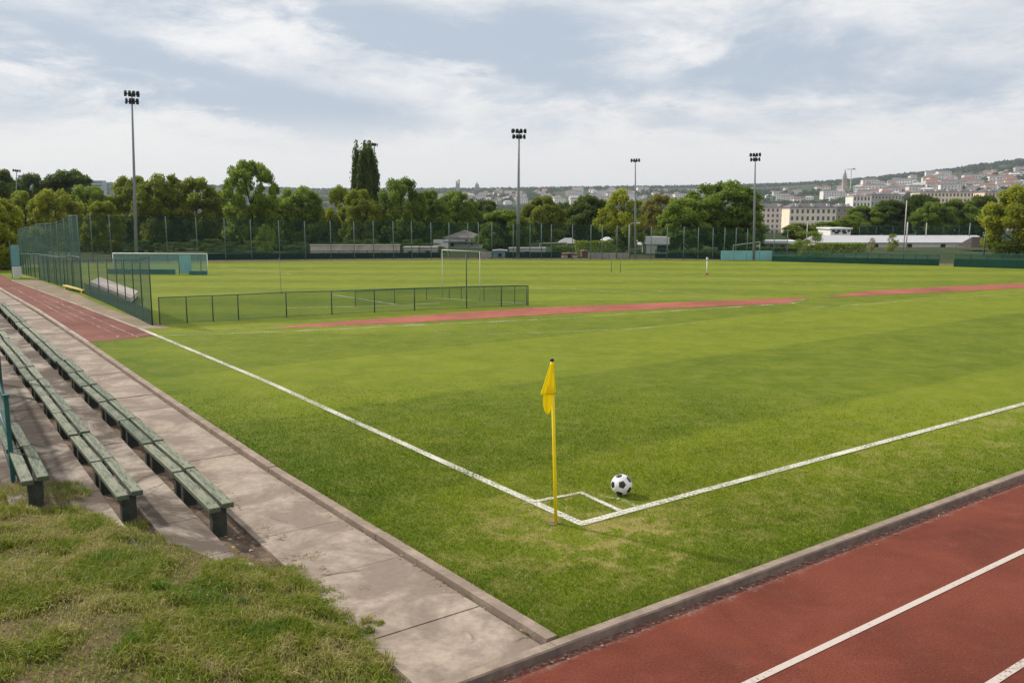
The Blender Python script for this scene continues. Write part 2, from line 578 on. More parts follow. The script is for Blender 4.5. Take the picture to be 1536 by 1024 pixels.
M['offwhite'] = plain('off_white_render', (0.58, 0.56, 0.52), 0.8, var=0.15, scale=1)
M['pinkish'] = plain('pink_plaster', (0.76, 0.66, 0.60), 0.8, var=0.2, scale=1)
M['beige'] = plain('beige_block_wall', (0.74, 0.63, 0.56), 0.9, var=0.3, scale=1.5)
M['mat_cover'] = plain('pale_pink_cover', (0.80, 0.66, 0.62), 0.6, var=0.18, scale=1.5)
M['roof_grey'] = plain('grey_tile_roof', (0.23, 0.205, 0.195), 0.8, var=0.2, scale=2)
M['roof_pale'] = plain('pale_sheet_roof', (0.44, 0.44, 0.46), 0.5, var=0.1, scale=1)
M['brown'] = plain('brown_timber', (0.22, 0.12, 0.065), 0.8, var=0.3, scale=2)
M['dark'] = plain('dark_opening', (0.025, 0.028, 0.03), 0.4, var=0.3)
M['yellow_beam'] = plain('faded_yellow_beam', (0.62, 0.48, 0.13), 0.6, var=0.2)
M['bark'] = plain('tree_bark', (0.075, 0.055, 0.04), 0.95, var=0.4, scale=4, bump=0.6)
M['red'] = plain('dull_red_foot', (0.30, 0.08, 0.06), 0.6, var=0.2)
M['tent_brown'] = plain('dark_canvas', (0.045, 0.036, 0.03), 0.8, var=0.3)

# ------------------------------------------------------------------ sky and light
SUN_AZ_VEC = Vector((-0.86, 0.50, 0.0)).normalized()      # towards the sun
SUN_EL = R(38)
w = bpy.data.worlds.new('World')
SC.world = w
w.use_nodes = True
nt = w.node_tree
nt.nodes.clear()
b = NB(nt)
sky = b.new('ShaderNodeTexSky', sky_type='NISHITA', sun_disc=False)
sky.sun_elevation = SUN_EL
sky.sun_rotation = math.atan2(SUN_AZ_VEC.x, SUN_AZ_VEC.y)
sky.dust_density = 2.0
tc = b.new('ShaderNodeTexCoord').outputs['Generated']
sx = b.new('ShaderNodeSeparateXYZ')
b.link(tc, sx.inputs[0])
X, Y, Z = sx.outputs
az = b.math('ARCTAN2', X, Y)                             # bearing and height above the horizon
el = b.math('ARCSINE', Z)
cb = b.new('ShaderNodeCombineXYZ')
b.put(cb.inputs[0], az); b.put(cb.inputs[1], b.math('MULTIPLY', b.math('POWER', b.math('MAXIMUM', el, 0.0), 0.85), 2.6)); cb.inputs[2].default_value = 3.7
deck = cb.outputs[0]
wn_ = b.new('ShaderNodeTexNoise'); b.link(deck, wn_.inputs['Vector']); wn_.inputs['Scale'].default_value = 3.2; wn_.inputs['Detail'].default_value = 4
wv_ = b.new('ShaderNodeVectorMath', operation='MULTIPLY_ADD')
b.link(wn_.outputs['Color'], wv_.inputs[0]); wv_.inputs[1].default_value = (0.16, 0.16, 0); b.link(deck, wv_.inputs[2])
deck = wv_.outputs[0]
n_big = b.noise(deck, 2.2, 2, 0.5)
n_mid = b.noise(deck, 5.2, 7, 0.60)
n_fine = b.noise(deck, 15.0, 6, 0.62)
warp = b.math('MULTIPLY', b.math('SUBTRACT', n_mid, 0.5), 0.22)
azw = b.math('ADD', az, warp)
elw = b.math('ADD', el, b.math('MULTIPLY', b.math('SUBTRACT', n_fine, 0.5), 0.06))
def bank(px, py, wx, wy, wt, tilt=0.0):
    r = ray(px, py)
    a0, e0 = math.atan2(r.x, r.y), math.asin(r.z / r.length)
    dx = b.math('SUBTRACT', azw, a0)
    dy = b.math('SUBTRACT', b.math('ADD', elw, b.math('MULTIPLY', dx, tilt)), e0)
    q = b.math('ADD', b.math('POWER', b.math('DIVIDE', dx, wx / F), 2.0), b.math('POWER', b.math('DIVIDE', dy, wy / F), 2.0))
    return b.math('MULTIPLY', b.math('EXPONENT', b.math('MULTIPLY', q, -1.0)), wt)
tot = None
for args in [(90, 70, 230, 48, 0.95, 0.1), (330, 120, 260, 34, 0.85, 0.22), (520, 22, 170, 34, 0.9, 0.15), (470, 170, 330, 24, 0.75, 0.12),
             (640, 62, 120, 26, 0.6, 0.15), (830, 62, 120, 36, 0.95, 0.0), (830, 135, 240, 32, 0.8, 0.05), (1230, 78, 120, 26, 0.8, -0.05),
             (1420, 132, 190, 34, 0.85, -0.05), (1120, 120, 220, 24, 0.55, 0.0), (1500, 40, 160, 30, 0.55, 0.0), (960, 190, 320, 16, 0.4, 0.05),
             (250, 58, 100, 22, -0.6, 0.1), (60, 100, 90, 14, -0.4, 0.0), (1010, 85, 130, 28, -0.55, 0.0), (700, 105, 110, 18, -0.6, 0.2)]:
    k = bank(*args)
    tot = k if tot is None else b.math('ADD', tot, k)
up_fade = b.ramp(el, 0.055, 0.115)
d = b.math('ADD', b.math('MULTIPLY', tot, 0.66), b.math('MULTIPLY', b.math('SUBTRACT', n_mid, 0.5), 2.7))
d = b.math('ADD', d, b.math('MULTIPLY', b.math('SUBTRACT', n_big, 0.5), 0.6))
d = b.math('ADD', d, b.math('MULTIPLY', b.math('SUBTRACT', n_fine, 0.5), 0.8))
d = b.math('MULTIPLY', b.ramp(b.math('ADD', d, 0.16), -0.15, 0.95), b.math('ADD', 0.10, b.math('MULTIPLY', up_fade, 0.90)))
white = b.mix(b.ramp(el, 0.0, 0.2), (8.5, 8.4, 8.4), (9.6, 9.5, 9.5))
c = b.mix(d, white, (5.0, 5.8, 6.85))
thin = b.mix(0.06, c, sky.outputs[0])                     # a little clear sky shines through
bg = b.new('ShaderNodeBackground')
b.link(thin, bg.inputs[0])
bg.inputs[1].default_value = 0.1
wo = b.new('ShaderNodeOutputWorld')
b.link(bg.outputs[0], wo.inputs[0])

sun = bpy.data.lights.new('sun', 'SUN')
sun.energy = 4.3
sun.angle = R(3)
sun.color = (1.0, 0.93, 0.82)
so = bpy.data.objects.new('sun', sun)
COL.objects.link(so)
sdir = (SUN_AZ_VEC * math.cos(SUN_EL) + Vector((0, 0, math.sin(SUN_EL))))
so.rotation_euler = (-sdir).to_track_quat('-Z', 'Y').to_euler()
so.location = (-30, 20, 40)

vs = SC.view_settings
vs.view_transform = 'Standard'
vs.look = 'None'
vs.exposure = 0.0
vs.gamma = 1.0
SC.cycles.max_bounces = 8
SC.cycles.transparent_max_bounces = 24
SC.cycles.use_denoising = True
SC.cycles.denoiser = 'OPENIMAGEDENOISE'
SC.cycles.denoising_input_passes = 'RGB_ALBEDO_NORMAL'
SC.cycles.denoising_prefilter = 'NONE'
SC.cycles.sample_clamp_indirect = 4.0

# ------------------------------------------------------------------ terrain
RIDGE = [(-400, 300), (0, 276), (300, 281), (480, 287), (640, 287), (720, 287), (860, 284), (1040, 282), (1180, 279), (1262, 274), (1353, 265),
         (1414, 259), (1461, 252), (1536, 243), (1700, 240), (2000, 252)]
def ridge_slope(ang):                       # tangent of the ridge's height angle at a bearing x/y
    px = 768 + ang * (F * ct + 194 * st)
    xs = [p[0] for p in RIDGE]; ys = [p[1] for p in RIDGE]
    y = float(np.interp(px, xs, ys))
    r = ray(px, y)
    return r.z / math.hypot(r.x, r.y)
def hnoise(x, y):
    return (math.sin(x * .0061 + y * .0043) + math.sin(x * .0113 - y * .0091 + 1.3) * .6 + math.sin(x * .023 + y * .019 + .5) * .3) / 1.9
R0, R1 = 650.0, 2100.0
def terrain_z(x, y):
    r = math.hypot(x, y)
    flat = -0.14
    if r < 125: return flat
    dip = -9.0
    if r < 380:
        t = (r - 125) / 255; t = t * t * (3 - 2 * t)
        return flat + (dip - flat) * t
    ang = x / y if y > 1 else (1.5 if x > 0 else -1.5)
    top = H + R1 * ridge_slope(max(-1.5, min(1.5, ang)))
    if y <= 1: top = 30
    if r < R0: return dip
    if r < R1:
        t = (r - R0) / (R1 - R0)
        t2 = 0.35 * t + 0.65 * (t * t * (3 - 2 * t))
        return dip + (top - dip) * t2 + hnoise(x, y) * 5 * math.sin(math.pi * t)
    t = min(1, (r - R1) / 1500)
    return top + (-25 - top) * t * t * (3 - 2 * t) if t < 1 else -25
rs = [0, 20, 60, 100, 125] + list(np.linspace(150, 380, 8)) + [500, 650] + list(np.linspace(720, 2100, 30)) + [2200, 2400, 2700, 3100, 3600, 4000, 6000, 9000]
na = 240
tv, tf = [(0, 0, -0.14)], []
for r in rs[1:]:
    for k in range(na):
        a = 2 * math.pi * k / na
        x, y = r * math.sin(a), r * math.cos(a)
        tv.append((x, y, terrain_z(x, y)))
for k in range(na):
    tf.append((0, 1 + (k + 1) % na, 1 + k))
for i in range(len(rs) - 2):
    for k in range(na):
        j = (k + 1) % na
        a0 = 1 + i * na
        tf.append((a0 + k, a0 + j, a0 + na + j, a0 + na + k))
me = bpy.data.meshes.new('terrain')
me.from_pydata(tv, [], tf)
me.polygons.foreach_set('use_smooth', [True] * len(tf))
tag(link('terrain', me, M['terrain']), kind='structure')

# ------------------------------------------------------------------ pitch, track, kerbs, pavement
def flat(name, pts, z, mat):
    mb = MB()
    mb.poly([(p[0], p[1], z) for p in pts])
    return tag(mb.build(name, mat), kind='structure')

far_edge = [W(49.6, -1.95), G(0, 400), G(160, 394), G(300, 393), G(700, 389), G(1100, 390), G(1300, 394), G(1500, 400), G(1620, 405)]
flat('pitch', [W(-1.66, -1.66), W(-1.66, 40)] + [p for p in reversed(far_edge)], 0.0, M['turf'])
# bare strip along the far edge of the field
mb = MB()
fe = far_edge[1:-1]
for i in range(len(fe) - 1):
    p, q = fe[i], fe[i + 1]
    mb.add([(p.x, p.y, 0.004), (q.x, q.y, 0.004), (q.x, q.y + 1.6, 0.004), (p.x, p.y + 1.6, 0.004)], [(0, 1, 2, 3)])
tag(mb.build('path', M['dirt']), kind='structure')

TZ = -0.055
flat('running_track', [W(-9, -8), W(-9, 40), W(-1.74, 40), W(-1.74, -8)], TZ, M['track'])
mb = MB()
for uu in (-2.76, -3.71 + 0.02, -4.75):
    ribbon(mb, [W(uu, -8), W(uu, 40)], 0.055, TZ + 0.004)
tag(mb.build('track_marking', M['track_line']), kind='structure')

# the straight on the left: red strip beyond the pavement
flat('running_track', [W(15.75, -1.66), W(15.9, -0.1), W(18, -0.13), W(38, -0.97), W(49.3, -1.2), W(49.3, -1.88), W(32, -1.795), W(24, -1.675)], 0.004, M['fartrack'])
mb = MB()
for (va, ua, vb, ub, wd) in ((-0.55, 15.9, -0.95, 30, 0.035), (-0.90, 17.0, -1.15, 27, 0.03), (-1.25, 20.0, -1.4, 34, 0.03)):
    ribbon(mb, [W(ua, va), W(ub, vb)], wd, 0.008)
ribbon(mb, [W(16.35, -0.15), W(16.35, -0.75)], 0.05, 0.008)
ribbon(mb, [W(16.5, -0.9), W(16.2, -0.95)], 0.06, 0.008)
ribbon(mb, [W(16.6, -1.2), W(16.6, -1.4)], 0.06, 0.008)
tag(mb.build('track_marking', M['faint_line']), kind='structure')
# pale edges of that straight
mb = MB()
ribbon(mb, [W(17.7, -0.16), W(26, -0.48), W(38, -0.99)], 0.075, 0.012)
ribbon(mb, [W(15.7, -1.70), W(24, -1.70), W(32, -1.84), W(48, -1.93)], 0.07, 0.024)
tag(mb.build('track_edge_marking', make_paint_line('pale_edge', 0.38, (0.44, 0.37, 0.32))), kind='structure')
# dusty verge between straight and fence
flat('verge', [W(17.2, 0.55), W(17.5, -0.1), W(38, -0.88), W(38, 0.0), W(30, 0.2), W(22, 0.2)], 0.0042, make_concrete('dusty_verge', (0.30, 0.22, 0.17), (0.16, 0.14, 0.07), 0.7, 0.8))

# the run-up strip across the field
rb = [G(400, 492.5), G(430, 492), G(620, 484), G(793, 473.5), G(1000, 463), G(1180, 455)]
rt = [G(1214, 446), G(1000, 454), G(793, 462), G(620, 474), G(470, 485.5)]
M['brick'] = plain('brick_red_surface', (0.30, 0.088, 0.055), .9, var=.35, scale=.5)
flat('run_up_track', rb + rt, 0.006, M['brick'])
flat('run_up_track', [G(1236, 446), G(1420, 438), G(1640, 426.5), G(1640, 420), G(1420, 430), G(1296, 437)], 0.006, M['brick'])

# painted markings
def marks(name, lines, mat, z=0.009):
    mb = MB()
    for pts, wd in lines:
        ribbon(mb, pts, wd, z)
    return tag(mb.build(name, mat), kind='structure')
LW = 0.10
marks('touchline_marking', [([W(0.0, 0), W(3, 0), W(8.8, 0.03), W(17.7, -0.15)], LW)], M['line'])
marks('goal_line_marking', [([W(0, -0.045), W(0, 12), W(0, 30)], LW)], M['line'], 0.0105)
ARC = [W(0.78, 0.0), W(0.72, 0.60), W(0.0, 0.55)]
marks('corner_marking', [(ARC, 0.065)], M['line'], 0.012)
ARC2 = [W(0.52, 0.70), W(0.30, 0.80), W(0.0, 0.78)]
marks('corner_marking', [(ARC2, 0.06), ([W(0.78, 0.0), W(0.80, -0.12)], 0.07)], M['worn_line'], 0.0135)
marks('pitch_marking', [([G(235, 504), G(420, 498), G(820, 479), G(1190, 455), G(1206, 449)], 0.13),
                        ([G(260, 494), G(420, 492), G(640, 486)], 0.08),
                        ([G(640, 495), G(680, 502), G(820, 499), G(960, 493)], 0.08),
                        ([G(960, 493), G(1080, 480)], 0.06), ([G(1215, 462), G(1536, 440)], 0.08)], M['worn_line'])
marks('field_marking', [([G(500, 442.5), G(595, 457.5), G(660, 455.5)], 0.07), ([G(430, 462.5), G(620, 458.5)], 0.07), ([G(640, 446.5), G(735, 452.5), G(790, 455.5)], 0.07)], M['line'], 0.0115)
marks('field_marking', [([G(925, 410), G(1050, 416), G(1330, 432)], 0.14), ([G(720, 432), G(850, 433), G(1060, 447)], 0.10),
                        ([G(980, 436), G(1110, 446)], 0.08), ([G(330, 400), G(440, 412)], 0.12),
                        ([G(500, 442), G(595, 457), G(660, 455)], 0.06), ([G(430, 462), G(620, 458)], 0.06), ([G(640, 446), G(735, 452), G(792, 455)], 0.06)], M['worn_line'])

# kerb along the pavement and kerb along the near track: rows of separate stones with thin joints
kk = plain('joint_fill', (0.10, 0.08, 0.06), 0.95)
mb = MB()
KA = [(-1.64, -1.70), (0.24, -1.75), (3.79, -1.83), (9.5, -1.82), (15.75, -1.77), (24, -1.78), (32, -1.90), (48, -2.0)]
def kav(u): return float(np.interp(u, [a for a, _ in KA], [c for _, c in KA]))
u = -1.64
while u < 44:
    L = 2.4 + rng.uniform(-.5, .5)
    u2 = min(u + L, 44)
    dz = rng.uniform(-.004, .004)
    a, c = kav(u + .006), kav(u2 - .006)
    ring = [W(u + .006, a + 0.0), W(u + .006, a + 0.10), W(u2 - .006, c + 0.10), W(u2 - .006, c)]
    ring = [ring[0], ring[3], ring[2], ring[1]][::-1]
    k = len(mb.v)
    mb.prism([ring[3], ring[2], ring[1], ring[0]], -0.13, 0.018 + dz)
    u = u2
tag(mb.build('kerb', M['kerb']), kind='structure')
mb = MB()
v = -1.70 - 1.53
while v < 39:
    L = 6.0 if v > -1.7 else 1.53
    dz = rng.uniform(-.0015, .0015)
    a0, a1 = v + .002, v + L - .002
    # stone with a softened front edge
    u0, u1, e = -1.755, -1.668, 0.010
    prof = [(u0, TZ - 0.05), (u0, 0.012 + dz - e), (u0 + e, 0.014 + dz), (u1, 0.014 + dz), (u1, TZ - 0.05)]
    vs_ = [W(pu, a0, pz) for pu, pz in prof] + [W(pu, a1, pz) for pu, pz in prof]
    n = len(prof)
    fs_ = [tuple(range(n)), tuple(reversed(range(n, 2 * n)))] + [(i, n + i, n + (i + 1) % n, (i + 1) % n) for i in range(n)]
    mb.add(vs_, fs_)
    mb.m[-n:] = [1, 0, 0, 0, 0]  # track-side face takes a darker concrete: its shade is put into the colour
    v += L
tag(mb.build('kerb', [M['kerb'], make_concrete('shaded_kerb_face', (0.27, 0.21, 0.172), (0.12, 0.092, 0.075), 0.7, 2.5)]), kind='structure')

# bare earth under pavement and terraces
flat('bare_ground', [W(-1.66, -9), W(-1.66, -1.72), W(50, -1.95), W(50, -9)], -0.045, M['dirt'])

# pavement: slabs with gaps
mb = MB()
js = [-1.64, -0.86, 0.36, 1.52, 3.12, 4.5, 5.5, 6.6, 7.75, 8.9, 10.1]
while js[-1] < 46: js.append(js[-1] + 1.15 + rng.uniform(-.08, .08))
for i in range(len(js) - 1):
    a, c = js[i] + .006, js[i + 1] - .006
    sk = rng.uniform(-.05, .05)
    vl = lambda q: -2.70 + 0.009 * q
    dz = rng.uniform(-.006, .004)
    ring = [W(a, vl(a)), W(a + sk * 0, kav(a) - .034), W(c, kav(c) - .034), W(c, vl(c))]
    mb.prism(ring, -0.09, -0.020 + dz)
tag(mb.build('pavement', M['pave']), kind='structure')

# terrace steps
def terrace(name, v_r, v_l, z, u0, u1, js, slope=0.0105):
    mb = MB()
    for i in range(len(js) - 1):
        a, c = js[i] + .005, js[i + 1] - .005
        dz = rng.uniform(-.005, .005)
        ring = [W(a, v_l + slope * a), W(a, v_r + slope * a), W(c, v_r + slope * c), W(c, v_l + slope * c)]
        mb.prism(ring, -0.12, z + dz)
    return tag(mb.build(name, M['terrace']), kind='structure')
j2 = [1.0, 1.18, 2.2, 3.9, 5.6, 7.3, 9.1, 10.9, 12.8] + [12.8 + 1.9 * k for k in range(1, 14)]
terrace('terrace_step', -3.04, -3.45, 0.055, 0, 0, j2)
j3 = [1.2, 2.35, 3.5, 5.05, 6.6, 8.2, 9.9, 11.6, 13.3] + [13.3 + 1.8 * k for k in range(1, 14)]
terrace('terrace_step', -3.70, -4.52, 0.11, 0, 0, j3)
# earth strip under the second row of benches
mb = MB()
mb.poly([W(0.6, -3.72, 0.02), W(0.6, -3.44, 0.02), W(40, -3.02, 0.02), W(40, -3.3, 0.02)])
tag(mb.build('bare_ground', M['dirt']), kind='structure')

# ------------------------------------------------------------------ benches
def make_bench(L):
    root = empty('bench')
    for s, off in ((1, -0.035), (-1, 0.035)):
        m_ = MB()
        m_.box((L / 2 + off - 0.01, s * 0.071 + rng.uniform(-.004, .004), 0.302), (L - 0.03, 0.104, 0.05), bev=0.006)
        for xb in (0.16, L - 0.13, L * .5):
            for sb in (-.028, .028):
                m_.tube([(xb + off + sb * .4, s * 0.071 + sb, .322), (xb + off + sb * .4, s * 0.071 + sb, .3295)], .0075, 8, mi=1)
        m_.build('plank', [M['wood'], M['black']], root)
    for x in (0.16, L - 0.13):
        m_ = MB()
        m_.box((x, 0, 0.112), (0.11, 0.135, 0.326), bev=0.008)
        m_.build('leg', M['leg'], root)
    return root
bench_no = {1: 0, 2: 0, 3: 0}
def place_bench(src, row, u, v, z, slope, label, jit=True):
    o = src
    o.location = W(u, v, z)
    d = W(u + 1, v + slope, 0) - W(u, v, 0)
    o.rotation_euler = (R(rng.uniform(-.6, .6)), R(rng.uniform(-.5, .5)), math.atan2(d.y, d.x) + (R(rng.uniform(-.5, .5)) if jit else 0))
    tag(o, label, 'bench', 'weathered green benches in rows on the concrete terrace')
    return o
BL = 1.36
proto = make_bench(BL)
first = True
ordn = ['first', 'second', 'third', 'fourth', 'fifth', 'sixth', 'seventh', 'eighth', 'ninth', 'tenth', 'eleventh', 'twelfth', 'thirteenth', 'fourteenth',
        'fifteenth', 'sixteenth', 'seventeenth', 'eighteenth', 'nineteenth', 'twentieth']
for row, v0, z, u0, n in ((1, -2.925, -0.03, 1.72, 16), (2, -3.60, 0.025, 2.42, 12), (3, -4.30, 0.11, 3.15, 2)):
    u = u0
    for k in range(n):
        src = proto if first else copy_tree(proto)
        first = False
        where = {1: 'front row, beside the pavement', 2: 'middle row, between the steps', 3: 'back row, at the railing'}[row]
        if k == 0:
            lab = {1: 'greenest worn bench at the near end of the front row beside the pavement', 2: 'weathered green bench at the near end of the middle row, above the grass bank',
                   3: 'splintered green bench beside the teal railing post on the upper step'}[row]
        else:
            lab = '%s green bench from the near end of the %s' % (ordn[k], where)
        place_bench(src, row, u, v0 + 0.0095 * u + rng.uniform(-.012, .012), z, 0.0095, lab)
        u += BL + 0.015 + rng.uniform(0, .03)

# ------------------------------------------------------------------ teal railing on the upper step
rail = empty('railing')
tag(rail, 'teal metal railing with wire mesh panel along the upper terrace step', 'railing')
pA, pB, pC = G(20, 722, 0.11), G(-1, 655, 0.11), G(-30, 570, 0.11)
for p, h, w_ in ((pA, 0.94, 0.045), (pB, 0.97, 0.045), (pC, 0.97, 0.045)):
    m_ = MB(); m_.box((p.x, p.y, 0.11 + h / 2 - .04), (w_, w_, h + .08), AZ, bev=.004)
    m_.box((p.x, p.y, 0.11 + h + .012), (w_ + .02, w_ + .02, .024), AZ)
    m_.build('post', M['rail_teal'], rail)
dirn = (pB - pA).normalized()
for h, r_ in ((0.86, 0.022), (0.45, 0.014), (0.10, 0.016)):
    m_ = MB(); m_.tube([pA + Vector((0, 0, h)), pB + Vector((0, 0, h + .02)), pC + Vector((0, 0, h + .02))], r_, 8)
    m_.build('rail', M['rail_teal'], rail, True)
m_ = MB()
for a, c in ((pA, pB), (pB, pC)):
    q = (c - a).normalized() * 0.03
    m_.add([a + q + Vector((0, 0, .10)), c - q + Vector((0, 0, .10)), c - q + Vector((0, 0, .85)), a + q + Vector((0, 0, .85))], [(0, 1, 2, 3)])
m_.build('mesh_panel', M['net_rail'], rail)
# tall post further along
pp = G(2, 590, 0.11)
m_ = MB(); m_.box((pp.x, pp.y, 0.11 + 0.62), (0.06, 0.06, 1.26), AZ, bev=.006); m_.box((pp.x, pp.y, 0.11 + 1.265), (0.10, 0.10, 0.035), AZ)
tag(m_.build('fence_post', M['rail_teal']), 'square teal post with a pale cap at the far side of the railing', 'post')

# ------------------------------------------------------------------ corner flag
fp = G(834, 785)
flag = empty('corner_flag', fp)
tag(flag, 'yellow corner flag hanging limp from its leaning yellow pole', 'corner flag')
top = D(828, 541, fp.y - 0.02) - fp
ax = top.normalized()
m_ = MB()
m_.tube([ax * (-0.05), ax * 0.5, top * 1.0], [0.0165, 0.0165, 0.0155], 14)
m_.build('pole', M['yellow'], flag, True)
m_ = MB()
m_.tube([top * 0.998, top + ax * 0.006, top + ax * 0.016, top + ax * 0.022], [0.019, 0.021, 0.018, 0.009], 14)
m_.build('pole_cap', M['black'], flag, True)
def cloth(rows, hang, thick=0.0):
    """rows: (distance below the top, left edge, right edge, front) ; folds run down the cloth"""
    n = 28
    vs_, fs_ = [], []
    for (z, l, r, amp, ph) in rows:
        for i in range(n + 1):
            t = i / n
            x = l + (r - l) * t
            yy = -0.020 - amp * (0.55 + 0.45 * math.sin(ph + t * 9.0)) * (0.35 + 0.65 * math.sin(math.pi * min(1, t * 1.15)))
            p = top - ax * z
            dz = hang(t) * (z / rows[-1][0]) ** 3
            vs_.append((p.x + x, p.y + yy, p.z + dz))
    for j in range(len(rows) - 1):
        for i in range(n):
            a = j * (n + 1) + i
            fs_.append((a, a + n + 1, a + n + 2, a + 1))
    return vs_, fs_
def lerp_rows(keys, k):
    out = []
    zs = [q[0] for q in keys]
    for i in range(k + 1):
        z = zs[0] + (zs[-1] - zs[0]) * i / k
        out.append(tuple(float(np.interp(z, zs, [q[c] for q in keys])) for c in range(5)))
    return out
m_ = MB()
a_, f_ = cloth(lerp_rows([(0.02, -0.020, 0.016, .004, 0.3), (0.10, -0.045, 0.020, .012, 0.5), (0.22, -0.085, 0.024, .022, 0.8), (0.325, -0.122, 0.030, .030, 1.0)], 16), lambda t: 0.012 * (t - 0.1) )
m_.add(a_, f_)
a_, f_ = cloth(lerp_rows([(0.22, -0.078, -0.012, .004, 2.0), (0.34, -0.092, -0.008, .007, 2.2), (0.42, -0.098, -0.014, .010, 2.5), (0.47, -0.088, -0.020, .010, 2.7), (0.515, -0.068, -0.040, .008, 3.0)], 16), lambda t: 0.0)
a_ = [(x, y + 0.012, z) for x, y, z in a_]
m_.add(a_, f_)
fl = m_.build('flag_cloth', M['flag'], flag, True)
sm = fl.modifiers.new('solid', 'SOLIDIFY'); sm.thickness = 0.002
# scuffed soil at its foot
m_ = MB()
ring = []
for k in range(36):
    a = 2 * math.pi * k / 36
    rr = 0.046 * (1 + .18 * math.sin(a * 3 + 1) + .1 * math.sin(a * 7)) 
    ring.append((fp.x + rr * 1.5 * math.cos(a) - .02, fp.y + rr * math.sin(a), 0.0065))
m_.poly(ring)
tag(m_.build('bare_ground', M['dirt']), kind='structure')

# ------------------------------------------------------------------ football
bp = G(932, 742)
br = 0.113
bm = bmesh.new()
bmesh.ops.create_icosphere(bm, subdivisions=6, radius=1.0)
phi = (1 + 5 ** .5) / 2
ico = [Vector(p).normalized() for p in [(-1, phi, 0), (1, phi, 0), (-1, -phi, 0), (1, -phi, 0), (0, -1, phi), (0, 1, phi), (0, -1, -phi), (0, 1, -phi), (phi, 0, -1), (phi, 0, 1), (-phi, 0, -1), (-phi, 0, 1)]]
nbr = {}
for i, p in enumerate(ico):
    nbr[i] = [q for j, q in enumerate(ico) if j != i and p.dot(q) > 0.4]
def panel(d):
    """(is pentagon, distance from the nearest seam) for a direction on the ball"""
    i = max(range(12), key=lambda k: d.dot(ico[k]))
    c = ico[i]
    t = d / d.dot(c) - c
    best = -9
    for q in nbr[i]:
        qq = (q / q.dot(c) - c).normalized() if q.dot(c) > 0 else (q - c * q.dot(c)).normalized()
        best = max(best, t.dot(qq))
    pent = best - 0.325
    other = sorted((d.dot(q) for q in ico), reverse=True)
    hexs = abs(other[0] - other[1]) * 0.55 if pent > 0 else 9
    return pent < 0, min(abs(pent), hexs)
# turn the ball: one black panel towards the lens, one to its left
view = (Vector((0, 0, H)) - Vector((bp.x, bp.y, br))).normalized()
left = Vector((-1, 0, 0)); left = (left - view * left.dot(view)).normalized()
c0 = ico[5]
n0 = nbr[5][0]
n0 = (n0 - c0 * n0.dot(c0)).normalized()
A = Matrix((c0, n0, c0.cross(n0))).transposed()
vw = Quaternion(left.cross(view).normalized(), R(4)) @ view
lf = (left - vw * left.dot(vw)).normalized()
B = Matrix((vw, lf, vw.cross(lf))).transposed()
Rm = B @ A.inverted()
mats_idx = []
for vert in bm.verts:
    d_ = vert.co.normalized()
    _, s_ = panel(d_)
    k = 1.0 - 0.022 * max(0, 1 - s_ / 0.035) ** 1.5
    vert.co = d_ * br * k
for f in bm.faces:
    pen, _ = panel(f.calc_center_median().normalized())
    f.material_index = 1 if pen else 0
    f.smooth = True
bmesh.ops.transform(bm, matrix=Rm.to_4x4(), verts=bm.verts)
me = bpy.data.meshes.new('football'); bm.to_mesh(me); bm.free()
ball = link('football', me, [M['ball_white'], M['ball_black']])
ball.location = (bp.x, bp.y, br * 0.97 + 0.004)
tag(ball, 'white football with black pentagons resting on the grass near the corner arc', 'football')

# ------------------------------------------------------------------ grass blades
def smooth01(x): x = np.clip(x, 0, 1); return x * x * (3 - 2 * x)
def vnoise(x, y, s, seed):
    r = np.random.default_rng(seed).random((256, 256))
    X_, Y_ = x * s, y * s
    xi, yi = np.floor(X_).astype(int), np.floor(Y_).astype(int)
    fx, fy = X_ - xi, Y_ - yi
    fx, fy = fx * fx * (3 - 2 * fx), fy * fy * (3 - 2 * fy)
    g = lambda a, c: r[a % 256, c % 256]
    return (g(xi, yi) * (1 - fx) + g(xi + 1, yi) * fx) * (1 - fy) + (g(xi, yi + 1) * (1 - fx) + g(xi + 1, yi + 1) * fx) * fy

def blades(name, x, y, z, h, wd, lean, tint, mat, label_kind='stuff'):
    n = len(x)
    yaw = rng.uniform(0, 2 * np.pi, n)
    la = rng.uniform(0, 2 * np.pi, n)
    cx, cy = np.cos(yaw) * wd / 2, np.sin(yaw) * wd / 2
    lx, ly = np.cos(la) * lean * h, np.sin(la) * lean * h
    V = np.zeros((n, 5, 3))
    V[:, 0] = np.stack([x - cx, y - cy, z - 0.004], 1)
    V[:, 1] = np.stack([x + cx, y + cy, z - 0.004], 1)
    mz = z + h * 0.6
    V[:, 2] = np.stack([x + cx * .8 + lx * .35, y + cy * .8 + ly * .35, mz], 1)
    V[:, 3] = np.stack([x - cx * .8 + lx * .35, y - cy * .8 + ly * .35, mz], 1)
    V[:, 4] = np.stack([x + lx, y + ly, z + h * np.sqrt(np.maximum(0.15, 1 - (lean * .8) ** 2))], 1)
    base = (np.arange(n) * 5)[:, None]
    loops = np.concatenate([base + 0, base + 1, base + 2, base + 3, base + 3, base + 2, base + 4], 1).ravel()
    starts = (np.arange(n) * 7)[:, None] + np.array([0, 4])
    tot = np.tile([4, 3], n)
    T = np.repeat(tint, 5, axis=0)
    me = np_mesh(name, V.reshape(-1, 3), loops, starts.ravel(), tot, T)
    return tag(link(name, me, mat), kind=label_kind)

def in_view(x, y, margin=0.06):
    d_ = y * ct + H * st
    up = y * st - H * ct
    px = F * x / d_; py = 512 - F * up / d_
    return (d_ > 0.5) & (np.abs(px) < 768 * (1 + margin) + 60) & (py < 1100)

